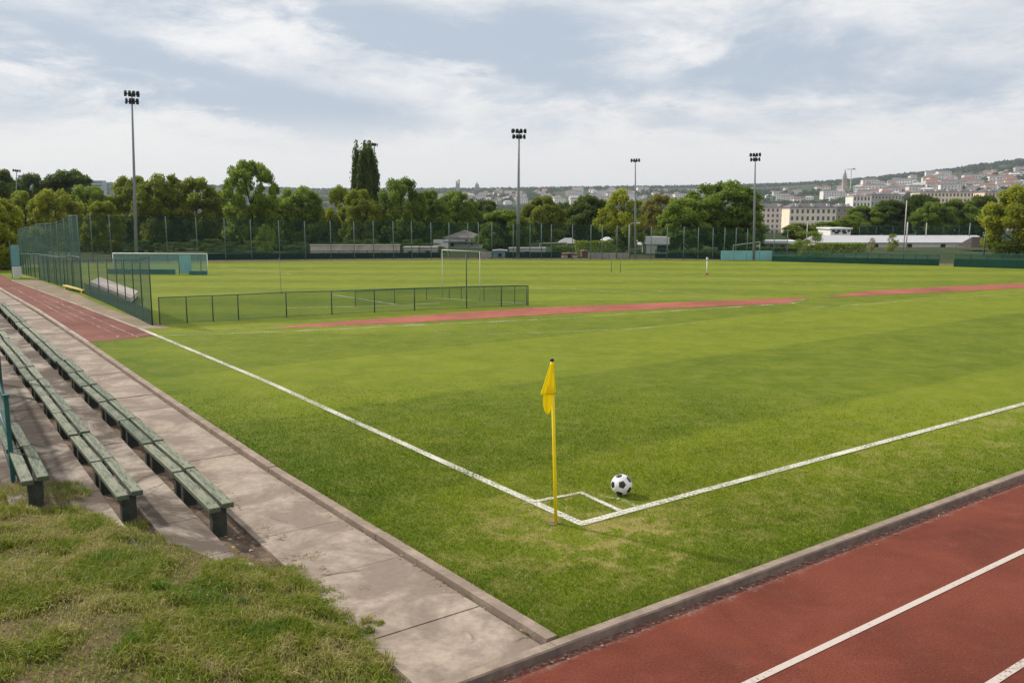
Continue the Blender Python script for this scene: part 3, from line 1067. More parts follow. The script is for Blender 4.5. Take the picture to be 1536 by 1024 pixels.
# the mown corner of the pitch
N = 900000
rad = 4.6 + 17.5 * rng.random(N) ** 1.05
ang = rng.uniform(-0.62, 0.62, N)
gx, gy = rad * np.sin(ang), rad * np.cos(ang)
gu = (gx - OX) * UX + (gy - OY) * UY
gv = (gx - OX) * VX + (gy - OY) * VY
kavn = np.interp(gu, [a for a, _ in KA], [c for _, c in KA]) + 0.095
keep = in_view(gx, gy) & (rng.random(N) < smooth01((16.5 - rad) / 9.0)) & (gu > -1.655) & (gv > kavn) & (gu < 15)
gx, gy, gu, gv, rad, kavn = (q[keep] for q in (gx, gy, gu, gv, rad, kavn))
n = len(gx)
edge = np.minimum(gu + 1.655, gv - kavn)
eg = np.exp(-edge / 0.10)
corner = np.exp(-(((gu + 0.1) * 0.9) ** 2 + (gv + 0.1) ** 2) / 0.9)
pat = vnoise(gx, gy, 1.7, 3) * .6 + vnoise(gx, gy, 5.0, 4) * .4
gh = (0.017 + 0.012 * rng.random(n) + 0.016 * np.maximum(0, pat - .45)) * (1 - 0.4 * corner) + 0.030 * eg * rng.random(n)
gh = gh * np.clip(1.25 - rad / 26.0, .45, 1)
gw = (0.0035 + 0.0025 * rng.random(n)) * np.clip(rad / 7.5, 1, 2.0)
dry = ((rng.random(n) < 0.07 + 0.25 * corner + .10 * np.exp(-((gu + .6) / .5) ** 2)) * rng.uniform(.4, 1, n))
pat2 = vnoise(gx, gy, 7.0, 5) * .55 + vnoise(gx, gy, 14.0, 6) * .45
dark = np.clip(rng.random(n) ** 1.3 * .42 + 1.0 * (.52 - pat2), 0, 1)
# paint carried by the blades inside a marked line
def seg_d(pu, pv, a, c):
    (au, av), (cu, cv) = a, c
    L2 = (cu - au) ** 2 + (cv - av) ** 2
    t = np.clip(((pu - au) * (cu - au) + (pv - av) * (cv - av)) / L2, 0, 1)
    return np.hypot(pu - au - t * (cu - au), pv - av - t * (cv - av))
dl = np.full(n, 9.0)
for a, c, hw in [((0, 0), (3, 0), LW / 2), ((3, 0), (8.8, .03), LW / 2), ((8.8, .03), (17.7, -.15), LW / 2), ((0, 0), (0, 30), LW / 2)]:
    dl = np.minimum(dl, seg_d(gu, gv, a, c) / hw)
arcuv = [UV(p) for p in ARC]; arc2uv = [UV(p) for p in ARC2]
for i in range(len(arcuv) - 1):
    dl = np.minimum(dl, seg_d(gu, gv, arcuv[i], arcuv[i + 1]) / 0.034)
d2 = np.full(n, 9.0)
for i in range(len(arc2uv) - 1):
    d2 = np.minimum(d2, seg_d(gu, gv, arc2uv[i], arc2uv[i + 1]) / 0.03)
paint = np.where((dl < 1.0) & (rng.random(n) < 0.80), rng.uniform(.45, .9, n), 0)
paint = np.where((d2 < 1.0) & (rng.random(n) < 0.35), rng.uniform(.3, .8, n), paint)
gh = np.where(dl < 1.05, gh * .75, gh)
blades('pitch_grass', gx, gy, np.zeros(n), gh, gw, rng.uniform(.25, 1.0, n), np.stack([dark, dry, paint], 1), M['blade'])

# ------------------------------------------------------------------ rough grass bank in the near left corner
edge_px = [(-120, 745), (0, 764), (60, 768), (120, 772), (190, 794), (230, 803), (290, 822), (355, 840), (430, 848), (480, 872), (505, 905), (545, 935), (560, 965), (585, 1005), (640, 1070)]
poly = [G(*p, 0.03) for p in edge_px] + [Vector((-0.6, 3.6, 0)), Vector((-0.6, 1.5, 0)), Vector((-8, 1.5, 0)), Vector((-9, 8.5, 0))]
PX = np.array([p.x for p in poly]); PY = np.array([p.y for p in poly])
def inside_dist(x, y):
    """signed distance to the outline of the bank (positive inside)"""
    ins = np.zeros(len(x), bool)
    dmin = np.full(len(x), 1e9)
    m_ = len(PX)
    for i in range(m_):
        j = (i + 1) % m_
        x1, y1, x2, y2 = PX[i], PY[i], PX[j], PY[j]
        c = ((y1 > y) != (y2 > y)) & (x < (x2 - x1) * (y - y1) / (y2 - y1 + 1e-12) + x1)
        ins ^= c
        L2 = (x2 - x1) ** 2 + (y2 - y1) ** 2
        t = np.clip(((x - x1) * (x2 - x1) + (y - y1) * (y2 - y1)) / L2, 0, 1)
        dmin = np.minimum(dmin, np.hypot(x - x1 - t * (x2 - x1), y - y1 - t * (y2 - y1)))
    return np.where(ins, dmin, -dmin)
def mound_z(x, y):
    s = inside_dist(x, y) + 0.10 * (vnoise(x, y, 2.2, 11) - .5)
    u_, v_ = (x - OX) * UX + (y - OY) * UY, (x - OX) * VX + (y - OY) * VY
    base = np.interp(-v_, [2.6, 3.0, 3.1, 3.7, 3.8, 4.5], [-0.02, -.01, .045, .05, .10, .11])
    rise = base - 0.05 + 0.075 * smooth01(s / 0.22) + 0.16 * smooth01((s - .1) / 1.8)
    bump = 0.05 * (vnoise(x, y, 1.3, 12) - .5) + 0.03 * (vnoise(x, y, 4.0, 13) - .5)
    apron = np.interp(-v_, [2.6, 3.0, 3.1, 3.7, 3.8, 4.5], [-0.018, -.018, .052, .055, .105, .115]) + 0.10 * (s + .04) + 0.018 * (vnoise(x, y, 6.5, 14) - .5) + 0.010 * (vnoise(x, y, 19, 15) - .5)
    return np.where(s < 0.0, np.minimum(apron, rise + .02), np.maximum(rise + bump * smooth01(s / .3), np.minimum(apron, rise + .02)))
xs = np.arange(-9.0, 0.6, 0.03); ys = np.arange(1.5, 9.6, 0.03)
XX, YY = np.meshgrid(xs, ys)
ZZ = mound_z(XX.ravel(), YY.ravel())
SS = inside_dist(XX.ravel(), YY.ravel())
nx, ny = len(xs), len(ys)
Vv = np.stack([XX.ravel(), YY.ravel(), ZZ], 1)
ii, jj = np.meshgrid(np.arange(nx - 1), np.arange(ny - 1))
q0 = (jj * nx + ii).ravel()
ok = (np.minimum.reduce([SS[q0], SS[q0 + 1], SS[q0 + nx], SS[q0 + nx + 1]]) > -0.42)
q0 = q0[ok]
loops = np.stack([q0, q0 + 1, q0 + nx + 1, q0 + nx], 1).ravel()
me = np_mesh('grass_bank', Vv, loops, np.arange(len(q0)) * 4, np.full(len(q0), 4))
me.polygons.foreach_set('use_smooth', [True] * len(q0))
mm = bpy.data.materials.new('bank_soil')
b = NB(nodes(mm))
p = b.pos(True)
g_ = b.noise(p, 30, 4, .7)
c = b.mix(b.ramp(b.noise(p, 2.2, 5, .65), .4, .6), (0.14, 0.10, 0.055), (0.075, 0.075, 0.022))
c = b.mix(b.math('MULTIPLY', b.ramp(g_, .5, .7), .7), c, (0.27, 0.21, 0.11))
b.out(b.bsdf(c, .95, normal=b.bump(g_, .8, .02), spec=.1))
tag(link('grass_bank', me, mm), kind='structure')
N = 420000
bx = rng.uniform(-7.2, 0.1, N); by = rng.uniform(4.0, 9.2, N)
s = inside_dist(bx, by)
pt = vnoise(bx, by, 1.5, 21) * .5 + vnoise(bx, by, 4.2, 22) * .35 + vnoise(bx, by, 11, 23) * .15
thick = smooth01((pt - 0.30) / 0.25)
ef = smooth01((s + .02) / .30)
keep = in_view(bx, by) & (s > -0.03) & (rng.random(N) < (0.22 + .78 * thick) * (0.35 + .65 * ef))
bx, by, s, pt, thick = (q[keep] for q in (bx, by, s, pt, thick))
n = len(bx)
bz = mound_z(bx, by)
hh = (0.028 + 0.046 * rng.random(n)) * (.55 + .8 * thick) + 0.035 * thick * rng.random(n) ** 3
dry = (rng.random(n) < .44 - .30 * thick) * rng.uniform(.5, 1, n)
dark = rng.random(n) ** 1.5 * .8
blades('rough_grass', bx, by, bz, hh, 0.0045 + .004 * rng.random(n), rng.uniform(.35, 1.25, n), np.stack([dark, dry, np.zeros(n)], 1), M['mound_blade'])
# tufts and weeds on the edge of the steps and pavement
tx, ty, th_, td = [], [], [], []
for px, py, z, rr, k, hmax in [(205, 790, .03, .10, 160, .12), (80, 735, .11, .28, 900, .10), (110, 742, .11, .18, 500, .09), (535, 992, -.01, .16, 900, .06), (470, 832, -.01, .10, 120, .03), (545, 880, -.01, .06, 60, .03),
                              (655, 873, -.01, .10, 90, .03), (560, 925, -.01, .09, 120, .03), (515, 945, -.01, .12, 300, .05), (30, 760, .10, .35, 900, .08), (330, 800, -.03, .12, 60, .025), (430, 838, -.02, .15, 160, .03),
                              (10, 740, .1, .2, 500, .14), (700, 893, -.01, .05, 40, .03), (790, 945, -.01, .05, 40, .025), (735, 905, -.01, .05, 40, .025)]:
    c = G(px, py, z)
    r_ = rr * np.sqrt(rng.random(k)); a_ = rng.uniform(0, 6.28, k)
    tx.append(c.x + r_ * np.cos(a_)); ty.append(c.y + r_ * np.sin(a_)); th_.append(hmax * rng.uniform(.35, 1, k)); td.append(np.full(k, z - .02))
for i_ in range(1, len(edge_px) - 2):
    for k_ in range(5):
        t_ = rng.random()
        c = G(edge_px[i_][0] * (1 - t_) + edge_px[i_ + 1][0] * t_, edge_px[i_][1] * (1 - t_) + edge_px[i_ + 1][1] * t_, .03)
        off_ = rng.normal(0, .05, 2)
        k = int(rng.integers(40, 170)); r_ = rng.uniform(.03, .09) * np.sqrt(rng.random(k)); a_ = rng.uniform(0, 6.28, k)
        x_, y_ = c.x + off_[0] + r_ * np.cos(a_), c.y + off_[1] + r_ * np.sin(a_)
        tx.append(x_); ty.append(y_); th_.append(rng.uniform(.03, .085) * rng.uniform(.35, 1, k)); td.append(np.maximum(mound_z(x_, y_), -.03))
tx, ty, th_, td = map(np.concatenate, (tx, ty, th_, td))
n = len(tx)
blades('weeds', tx, ty, td, th_, np.full(n, .006), rng.uniform(.3, 1.1, n), np.stack([rng.random(n) * .7, (rng.random(n) < .18) * .8, np.zeros(n)], 1), M['mound_blade'])
# fallen dry leaves and grit on the pavement edge
lv, lf_ = [], []
mb = MB()
for k in range(620):
    if k < 300:
        u_ = rng.uniform(-1.4, 14); v_ = kav(u_) - abs(rng.normal(0, .05)) - .02; z = -.008; sz = rng.uniform(.004, .016)
    elif k < 470:
        u_ = rng.uniform(.0, 3.5); v_ = rng.uniform(-2.95, -2.45); z = -.004; sz = rng.uniform(.006, .028)
    else:
        v_ = rng.uniform(-2.2, 8); u_ = -1.77 - abs(rng.normal(0, .035)); z = TZ + .006; sz = rng.uniform(.006, .02)
    c = W(u_, v_, z); a = rng.uniform(0, 6.28)
    ring = []
    m_ = 5
    for q in range(m_):
        t = a + 6.28 * q / m_
        ring.append((c.x + sz * math.cos(t) * rng.uniform(.6, 1.2), c.y + sz * .6 * math.sin(t) * rng.uniform(.6, 1.2), z + rng.uniform(0, sz * .5)))
    mb.add(ring + [(c.x, c.y, z + sz * .5)], [(q, (q + 1) % m_, m_) for q in range(m_)])
tag(mb.build('leaf_litter', plain('dry_leaf_litter', (0.36, 0.28, 0.19), .9, var=.6, scale=9)), kind='stuff')

# ------------------------------------------------------------------ fences
def fence(name, label, posts, net_mat, post_mat, pr, group=None, z0=0.02, rails=(), rail_mat=None, cat='fence', fabric=None):
    """posts: (point, height). Children: net, each post, each rail."""
    base = posts[0][0]
    root = empty(name, (base.x, base.y, 0))
    tag(root, label, cat, group)
    off = Vector((base.x, base.y, 0))
    P = [(Vector((p.x, p.y, p.z)) - off, h) for p, h in posts]
    m_ = MB()
    for (a, ha), (c, hc) in zip(P[:-1], P[1:]):
        m_.add([(a.x, a.y, a.z + z0), (c.x, c.y, c.z + z0), (c.x, c.y, c.z + hc), (a.x, a.y, a.z + ha)], [(0, 1, 2, 3)])
    m_.build('net', net_mat, root)
    for a, h in P:
        m_ = MB(); m_.tube([(a.x, a.y, a.z - .1), (a.x, a.y, a.z + h * 1.01)], pr, 6)
        m_.build('post', post_mat, root, True)
    for fr, r_ in rails:
        m_ = MB()
        m_.tube([(a.x, a.y - pr, a.z + h * fr) for a, h in P], r_, 5)
        m_.build('rail', rail_mat or post_mat, root)
    if fabric:
        f0, f1, fm = fabric
        m_ = MB()
        for (a, ha), (c, hc) in zip(P[:-1], P[1:]):
            m_.add([(a.x, a.y - .03, a.z + f0 * ha), (c.x, c.y - .03, c.z + f0 * hc), (c.x, c.y - .03, c.z + f1 * hc), (a.x, a.y - .03, a.z + f1 * ha),
                    (a.x, a.y - .036, a.z + f0 * ha), (c.x, c.y - .036, c.z + f0 * hc), (c.x, c.y - .036, c.z + f1 * hc), (a.x, a.y - .036, a.z + f1 * ha)],
                   [(3, 2, 1, 0), (4, 5, 6, 7), (0, 1, 5, 4), (2, 3, 7, 6), (1, 2, 6, 5), (3, 0, 4, 7)])
        m_.build('windbreak', fm, root)
    return root
def hgt(p, ytop):                            # height of a post at ground point p whose top is seen at photo row ytop
    dtop = D(768, ytop, p.y).z
    return dtop - p.z
def post_at(px, pyb, pyt):
    p = G(px, pyb)
    return (p, hgt(p, pyt))

# tall net along the far side of the field
xsb = [112, 140, 168, 206, 252, 297, 339, 378, 420, 458.6, 497, 532, 561, 590.6, 618, 647, 674, 702, 718, 738, 770, 795, 812, 827, 858.5, 886, 903, 925, 944, 976, 1000, 1025, 1046.6, 1068.5, 1086, 1103, 1120, 1160, 1180]
bp_ = [post_at(x, float(np.interp(x, [112, 340, 700, 1180], [394, 391.5, 388, 390])), float(np.interp(x, [112, 330, 500, 700, 900, 1020, 1180], [322, 328, 332, 334, 338, 341, 344]) + rng.uniform(-1, 1))) for x in xsb]
fence('net_fence', 'tall green net fence on pale posts along the far field edge before the trees', bp_, M['net_tall'], M['post_grey'], 0.026, rails=((0.995, 0.004),), rail_mat=M['post_green'])
# tall net running away beside the straight
ys_ = [(33, 411, 345), (36, 412, 344), (40, 413, 342), (43.5, 414, 341), (47, 415, 341), (53, 416.5, 339), (60, 418.5, 336), (67, 421, 336), (75, 423.5, 335), (83, 426, 335), (92, 429, 333), (103, 432, 329), (112, 435, 323), (124, 439, 323)]
sp_ = [post_at(*q) for q in ys_]
fence('net_fence', 'tall green net fence on many close posts running along the red straight', sp_, M['net_side'], plain('mid_green_post', (0.05, 0.145, 0.115), .5, var=.2), 0.022, rails=((0.46, 0.014), (0.995, .01)), rail_mat=M['post_grey'])
# lower dark posts in front of it up to the corner
lp = [(60, 420, 383), (73, 424, 384), (86, 428, 386), (98, 431.5, 388), (110, 435, 389), (123, 440, 388), (136, 445, 387.5), (150, 450, 387), (164, 456.5, 387), (178, 463, 387.5), (190, 468.5, 388), (203, 475, 388), (215, 481, 387), (229, 488, 384)]
fence('net_fence', 'dark green net fence with black posts ending at the corner by the red straight', [post_at(*q) for q in lp], M['net_side'], M['post_green'], 0.017, rails=((0.985, .008),), fabric=None)
# dark skirt along its foot
sk = [G(*q) for q in ((128, 441.5), (150, 450.5), (178, 463.5), (203, 475.5), (228, 488))]
m_ = MB()
for a, c in zip(sk[:-1], sk[1:]):
    for hh_ in (0,):
        m_.add([(a.x, a.y - .03, .01), (c.x, c.y - .03, .01), (c.x, c.y - .03, .42), (a.x, a.y - .03, .42), (a.x, a.y - .04, .01), (c.x, c.y - .04, .01), (c.x, c.y - .04, .42), (a.x, a.y - .04, .42)],
               [(3, 2, 1, 0), (4, 5, 6, 7), (0, 1, 5, 4), (2, 3, 7, 6), (1, 2, 6, 5), (3, 0, 4, 7)])
tag(m_.build('windbreak_skirt', make_net('skirt_net', (0.012, 0.062, 0.042), 0.62)), 'low dark green windbreak along the foot of the net fence by the straight', 'windbreak')

# low chain-link enclosure
cl = [post_at(*q) for q in ((240, 487, 446), (281, 484.5, 444.5), (320, 482.5, 443), (358, 480, 441.5), (430, 476, 438), (498, 472, 436.5), (562, 469, 434), (622, 466, 432), (700, 462.5, 429.5), (752, 460, 428.5), (792, 458.5, 428))]
fence('chain_link_fence', 'low green chain-link fence on dark posts along the red run-up strip', cl, M['net_low'], M['post_green'], 0.016, rails=((0.995, 0.013), (0.03, .008)), rail_mat=plain('rail_green', (0.06, 0.15, 0.13), .5))
cl2 = [post_at(*q) for q in ((790, 457, 428.5), (772, 455.5, 429), (726, 452, 430), (692, 449, 431), (674, 448, 432), (640, 449, 432.5), (592, 455, 434), (533, 460, 437))]
fence('chain_link_fence', 'low green chain-link return fence around the goal behind the run-up fence', cl2, make_net('rear_chain_link', (0.03, 0.10, 0.062), 0.18), M['post_green'], 0.011, rails=((0.995, .009),))

# green windbreak fences along the far right edge
def wb(name, label, a, c, n, h0, h1, yb, yt, lower=0.55, mt='screen_green', nt_='net_teal'):
    ps = []
    for i in range(n + 1):
        t = i / n
        px = a + (c - a) * t
        ps.append(post_at(px, yb[0] + (yb[1] - yb[0]) * t, yt[0] + (yt[1] - yt[0]) * t))
    return fence(name, label, ps, M['net_tall'] if nt_ == 'tall' else make_net(name + '_mesh', (0.04, 0.15, 0.12), 0.5), M['post_green'], 0.022, rails=((0.99, .014),), rail_mat=plain('rail_green', (0.06, 0.15, 0.13), .5), fabric=(0.0, lower, M[mt]))
wb('windbreak_fence', 'long low fence with green windbreak along the far right edge, left of the gap', 1158, 1408, 14, 0, 0, (392, 398.5), (378, 381.5))
wb('windbreak_fence', 'low fence with dark green windbreak right of the gap at the right edge', 1431, 1600, 7, 0, 0, (400, 405), (380.5, 382), 0.6)
wb('windbreak_fence', 'dark windbreak screen along the far field edge, left of the pale house', 312, 660, 16, 0, 0, (390, 386.5), (377, 375.5), 0.72, 'screen_dark', 'tall')
wb('windbreak_fence', 'dark windbreak screen at the field edge beside the central floodlight', 758, 842, 4, 0, 0, (387, 387), (377, 377), 0.85, 'screen_dark', 'tall')
wb('windbreak_fence', 'short green fence in front of the big dense tree', 983, 1082, 5, 0, 0, (387, 389), (374, 375), 0.5, 'screen_dark', 'tall')
# pale teal boards
def board(name, label, px0, px1, yb, yt, mat, cat, n=3, thick=0.05, depth=None, posts=None):
    a, c = G(px0, yb), G(px1, yb)
    if depth:
        a, c = D(px0, yb, depth), D(px1, yb, depth)
        a.z = c.z = -0.1
    h = D(768, yt, a.y).z - a.z
    root = empty(name, (a.x, a.y, a.z)); tag(root, label, cat)
    w_ = (c - a).length / n
    for i in range(n):
        m_ = MB(); m_.box((w_ * (i + .5), 0, h / 2 + .01), (w_ - .02, thick, h - .02), bev=.006)
        m_.build('panel', mat, root)
    for i in range(n + 1):
        m_ = MB(); m_.tube([(w_ * i, .05, -.05), (w_ * i, .05, h)], .02, 6)
        m_.build('post', posts or M['post_green'], root)
    root.rotation_euler = (0, 0, math.atan2(c.y - a.y, c.x - a.x))
    return root
board('board_screen', 'row of pale teal boards at the foot of the right-hand floodlight', 1081, 1158, 391, 376, M['teal'], 'screen', 4)
board('board_screen', 'row of small white advertising boards under the yellowish tree', 882, 945, 388, 379.5, M['offwhite'], 'boards', 6)
board('board_screen', 'white boards beside the pale house at the field edge', 721, 738, 387, 378, M['offwhite'], 'boards', 2)

# blue-teal framed screens on the left of the field
a, c = G(171, 411), G(312, 412)
h = hgt(a, 380)
scr = empty('net_screen', (a.x, a.y, 0), math.atan2(c.y - a.y, c.x - a.x)); tag(scr, 'white framed screen hung with blue teal netting on the left side of the field', 'net screen')
Ls = (c - a).length
m_ = MB(); m_.tube([(0, 0, h), (Ls, 0, h)], .025, 8); m_.build('top_bar', M['white'], scr, True)
for t in (0.0, 0.09, 0.70, 0.93, 1.0):
    m_ = MB(); m_.tube([(Ls * t, 0, -.05), (Ls * t, 0, h)], .018, 8); m_.build('post', M['white'] if t in (0.0, 1.0) else M['post_grey'], scr, True)
m_ = MB(); m_.add([(.0, .01, .05), (Ls, .01, .05), (Ls, .01, h), (.0, .01, h)], [(0, 1, 2, 3)]); m_.build('net', M['net_teal'], scr)
m_ = MB(); m_.box((Ls * .77, -.03, h * .5), (Ls * .125, .012, h * .9), bev=.003); m_.build('panel', M['teal'], scr)
m_ = MB(); m_.box((Ls * .30, -.04, h * .13), (Ls * .72, .02, h * .24), bev=.004); m_.build('lower_band', plain('teal_band', (0.05, 0.17, 0.17), .6), scr)
m_ = MB(); m_.box((Ls * .90, -.04, h * .09), (Ls * .19, .02, h * .18), bev=.004); m_.build('lower_band', plain('teal_band', (0.05, 0.17, 0.17), .6), scr)

# white sign and teal sheet at the end of the straight
a = G(20, 418); cc = G(33, 417)
L = (cc - a).length
rz_ = math.atan2(cc.y - a.y, cc.x - a.x)
sg = empty('sign_board', a, rz_); tag(sg, 'white board below a teal sheet at the far end of the red straight', 'sign board')
def zz(y): return D(20, y, a.y).z
m_ = MB(); m_.box((L / 2, 0, (zz(416) + zz(400)) / 2), (L, .04, zz(400) - zz(416)), bev=.004); m_.build('white_panel', M['white'], sg)
m_ = MB(); m_.box((L / 2, 0.03, (zz(399) + zz(368)) / 2), (L * .9, .03, zz(368) - zz(399)), bev=.004); m_.build('teal_panel', M['teal'], sg)
for t in (0.02, .98):
    m_ = MB(); m_.tube([(L * t, .06, -.05), (L * t, .06, zz(360))], .02, 6); m_.build('post', M['post_grey'], sg)
m_ = MB(); q = D(-12, 417, 47); q2 = D(7, 417, 47)
m_.box(((q.x + q2.x) / 2, 47, .25), (q2.x - q.x, .25, .75), bev=.01); m_.box(((q.x + q2.x) / 2, 47, .645), (q2.x - q.x + .06, .31, .05), bev=.01)
tag(m_.build('low_wall', M['offwhite']), 'low pale wall at the far end of the red straight', 'wall')

# landing mat behind the side fence
pts = [G(137, 442.5), G(196, 459), G(207, 448), G(152, 435)]
mat = empty('landing_mat', (pts[0].x, pts[0].y, 0)); tag(mat, 'thick landing mat with dark sides and a pale pink cover behind the net fence', 'landing mat')
pts = [p - pts[0] for p in pts]
ctr = sum((p for p in pts), Vector()) / 4
m_ = MB(); m_.prism([(p.x, p.y) for p in pts], 0.0, 0.12); m_.build('mat_base', M['screen_dark'], mat)
m_ = MB()
pk = [ctr + (p - ctr) * 1.03 for p in pts]
vs_ = [(p.x, p.y, .123) for p in pk] + [(p.x, p.y, z) for p, z in zip(pk, (.50, .27, .27, .50))]
m_.add(vs_, [(3, 2, 1, 0), (4, 5, 6, 7), (0, 1, 5, 4), (1, 2, 6, 5), (2, 3, 7, 6), (3, 0, 4, 7)])
m_.build('cover', M['mat_cover'], mat)
p0, p1 = G(97, 433), G(127, 441)
m_ = MB(); d_ = (p1 - p0); L = d_.length
bm_ = empty('low_beam', p0, math.atan2(d_.y, d_.x)); tag(bm_, 'low faded yellow beam lying behind the side net', 'beam')
m_.box((L / 2, 0, .13), (L, .14, .05), bev=.006); m_.build('plank', M['yellow_beam'], bm_)
for t in (.08, .92):
    m_ = MB(); m_.box((L * t, 0, .05), (.08, .12, .11)); m_.build('leg', M['yellow_beam'], bm_)

# goals
def goal(name, label, pl, pr, hgt_, rad_, mat_p, depth_, bars=True):
    root = empty(name, pl); tag(root, label, 'goal')
    d_ = pr - pl; d_.z = 0
    back = Vector((-d_.y, d_.x, 0)).normalized() * depth_
    for q in (Vector(), d_):
        m_ = MB(); m_.tube([q, q + Vector((0, 0, hgt_))], rad_, 8); m_.build('post', mat_p, root, True)
    m_ = MB(); m_.tube([Vector((0, 0, hgt_)), d_ + Vector((0, 0, hgt_))], rad_, 8); m_.build('crossbar', mat_p, root, True)
    if bars:
        for q in (Vector(), d_):
            m_ = MB(); m_.tube([q + Vector((0, 0, hgt_)), q + back * .3 + Vector((0, 0, hgt_ * .97)), q + back + Vector((0, 0, .02))], rad_ * .4, 6); m_.build('stanchion', mat_p, root, True)
    return root
gp = G(720, 452); gl = G(664, 446)
goal('goal', 'white football goal behind the low chain-link fence', gl, gp, hgt(gp, 377.5), 0.013, M['offwhite'], 0.8)
m_ = MB(); q = G(700, 462); m_.tube([q, q + Vector((0, 0, hgt(q, 379)))], .016, 8); m_.tube([q + Vector((0, 0, hgt(q, 379))), q + Vector((0, 0, hgt(q, 379) + .03))], .02, 8)
tag(m_.build('net_pole', M['post_green'], None, True), 'thin dark pole standing at the chain-link fence in front of the goal', 'pole')
m_ = MB(); q = G(422, 440); m_.tube([q, q + Vector((-.03, 0, hgt(q, 386)))], .008, 6); m_.tube([q + Vector((0, 0, 0)), q + Vector((0, 0, .04))], .03, 8)
tag(m_.build('net_pole', M['post_grey'], None, True), 'very thin pale pole on the grass behind the chain-link fence', 'pole')
goal('goal', 'small thin-framed goal far out on the field near the white boards', G(917, 408), G(930.5, 409), hgt(G(917, 408), 388), .014, plain('goal_frame_dark', (0.10, 0.10, 0.09), .5), .5, False)
q = G(1060, 412); hq = hgt(q, 386)
mk = empty('marker_post', q); tag(mk, 'slim white marker post with a red foot standing out on the field', 'marker post')
m_ = MB(); m_.tube([(0, 0, .02), (0, 0, hq * .86)], [.032, .022], 8); m_.build('pole', M['white'], mk, True)
m_ = MB(); m_.tube([(0, 0, hq * .80), (0, 0, hq * .86), (0, 0, hq * .97), (0, 0, hq)], [.04, .062, .055, .02], 10); m_.build('head', M['offwhite'], mk, True)
m_ = MB(); m_.tube([(0, 0, 0), (0, 0, .04), (0, 0, .08)], [.085, .08, .04], 12); m_.build('foot', M['red'], mk, True)

# ------------------------------------------------------------------ floodlight masts
def make_mast(nlamps_top, nlamps_low):
    root = empty('floodlight_mast')
    m_ = MB(); m_.tube([(0, 0, -.1), (0, 0, 4), (0, 0, 10.0)], [.23, .18, .095], 10); m_.build('mast', M['steel'], root, True)
    m_ = MB(); m_.box((0, 0, .06), (.5, .5, .12), bev=.02); m_.build('base_plate', M['steel'], root)
    rows = ((9.95, nlamps_top, .98), (9.52, nlamps_low, .86))
    for z, nl, half in rows:
        if nl == 0: continue
        m_ = MB(); m_.box((0, -.03, z), (half * 2 * .9, .06, .06)); m_.build('crossarm', M['lamp'], root)
        for i in range(nl):
            x = -half + 2 * half * (i + .5) / nl
            lm = MB()
            ww = 2 * half / nl * .74
            # tilted housing with a wider lens face
            tilt = R(38)
            hs = [(-ww / 2, -.10, -.16), (ww / 2, -.10, -.16), (ww / 2, -.10, .16), (-ww / 2, -.10, .16), (-ww * .36, .14, -.10), (ww * .36, .14, -.10), (ww * .36, .14, .10), (-ww * .36, .14, .10)]
            c_, s_ = math.cos(tilt), math.sin(tilt)
            yaw = (x / half) * 0.6
            out_ = []
            for (a1, b1, c1) in hs:
                b2, c2 = b1 * c_ + c1 * s_ * -1, b1 * s_ + c1 * c_
                out_.append((x + a1 * math.cos(yaw) + b2 * math.sin(-yaw) * -1, -.12 + b2 * math.cos(yaw) + a1 * math.sin(yaw), z + .04 + c2))
            lm.add(out_, [(0, 1, 2, 3), (7, 6, 5, 4), (1, 0, 4, 5), (2, 1, 5, 6), (3, 2, 6, 7), (0, 3, 7, 4)], 0)
            lm.build('lamp', M['lamp'], root)
    return root
mastA = make_mast(4, 4)
mastB = make_mast(4, 0)
def place_mast(src, px, pyb, pyt, label, Y=None, rz=0.0, sxy=1.0, pxt=None):
    p = G(px, pyb) if Y is None else D(px, pyb, Y)
    if Y: p.z = terrain_z(p.x, p.y)
    h_ = D(px, pyt, p.y).z - p.z
    s_ = h_ / 10.12
    src.location = p
    src.scale = (s_ * sxy, s_ * sxy, s_)
    top_ = D(px if pxt is None else pxt, pyt, p.y)
    q_ = Vector((0, 0, 1)).rotation_difference((top_ - p).normalized()) @ Quaternion((0, 0, 1), rz)
    src.rotation_euler = q_.to_euler()
    tag(src, label, 'floodlight', 'floodlight masts around the sports ground')
    return src
place_mast(mastA, 205, 394, 137, 'tall grey floodlight mast with two rows of lamps rising from the left net fence', rz=0.3, sxy=.47, pxt=197.5)
place_mast(copy_tree(mastA), 777, 388, 194, 'tall floodlight mast with two lamp rows at the middle of the far edge', rz=0.1, sxy=.66, pxt=778.5)
place_mast(copy_tree(mastA), 1130.5, 391, 230, 'floodlight mast standing behind the pale teal boards', rz=-.2, sxy=.58, pxt=1133)
place_mast(mastB, 953, 389, 238.5, 'floodlight mast with one lamp row before the yellowish tree', rz=-.1, sxy=.52, pxt=953)
place_mast(copy_tree(mastB), 562, 380, 215, 'distant floodlight head showing beside the top of the tall poplar', Y=104, rz=.7, sxy=.42)
place_mast(copy_tree(mastB), 25, 380, 254, 'distant floodlight mast among the trees at the far left', Y=92, rz=.6, sxy=.55)
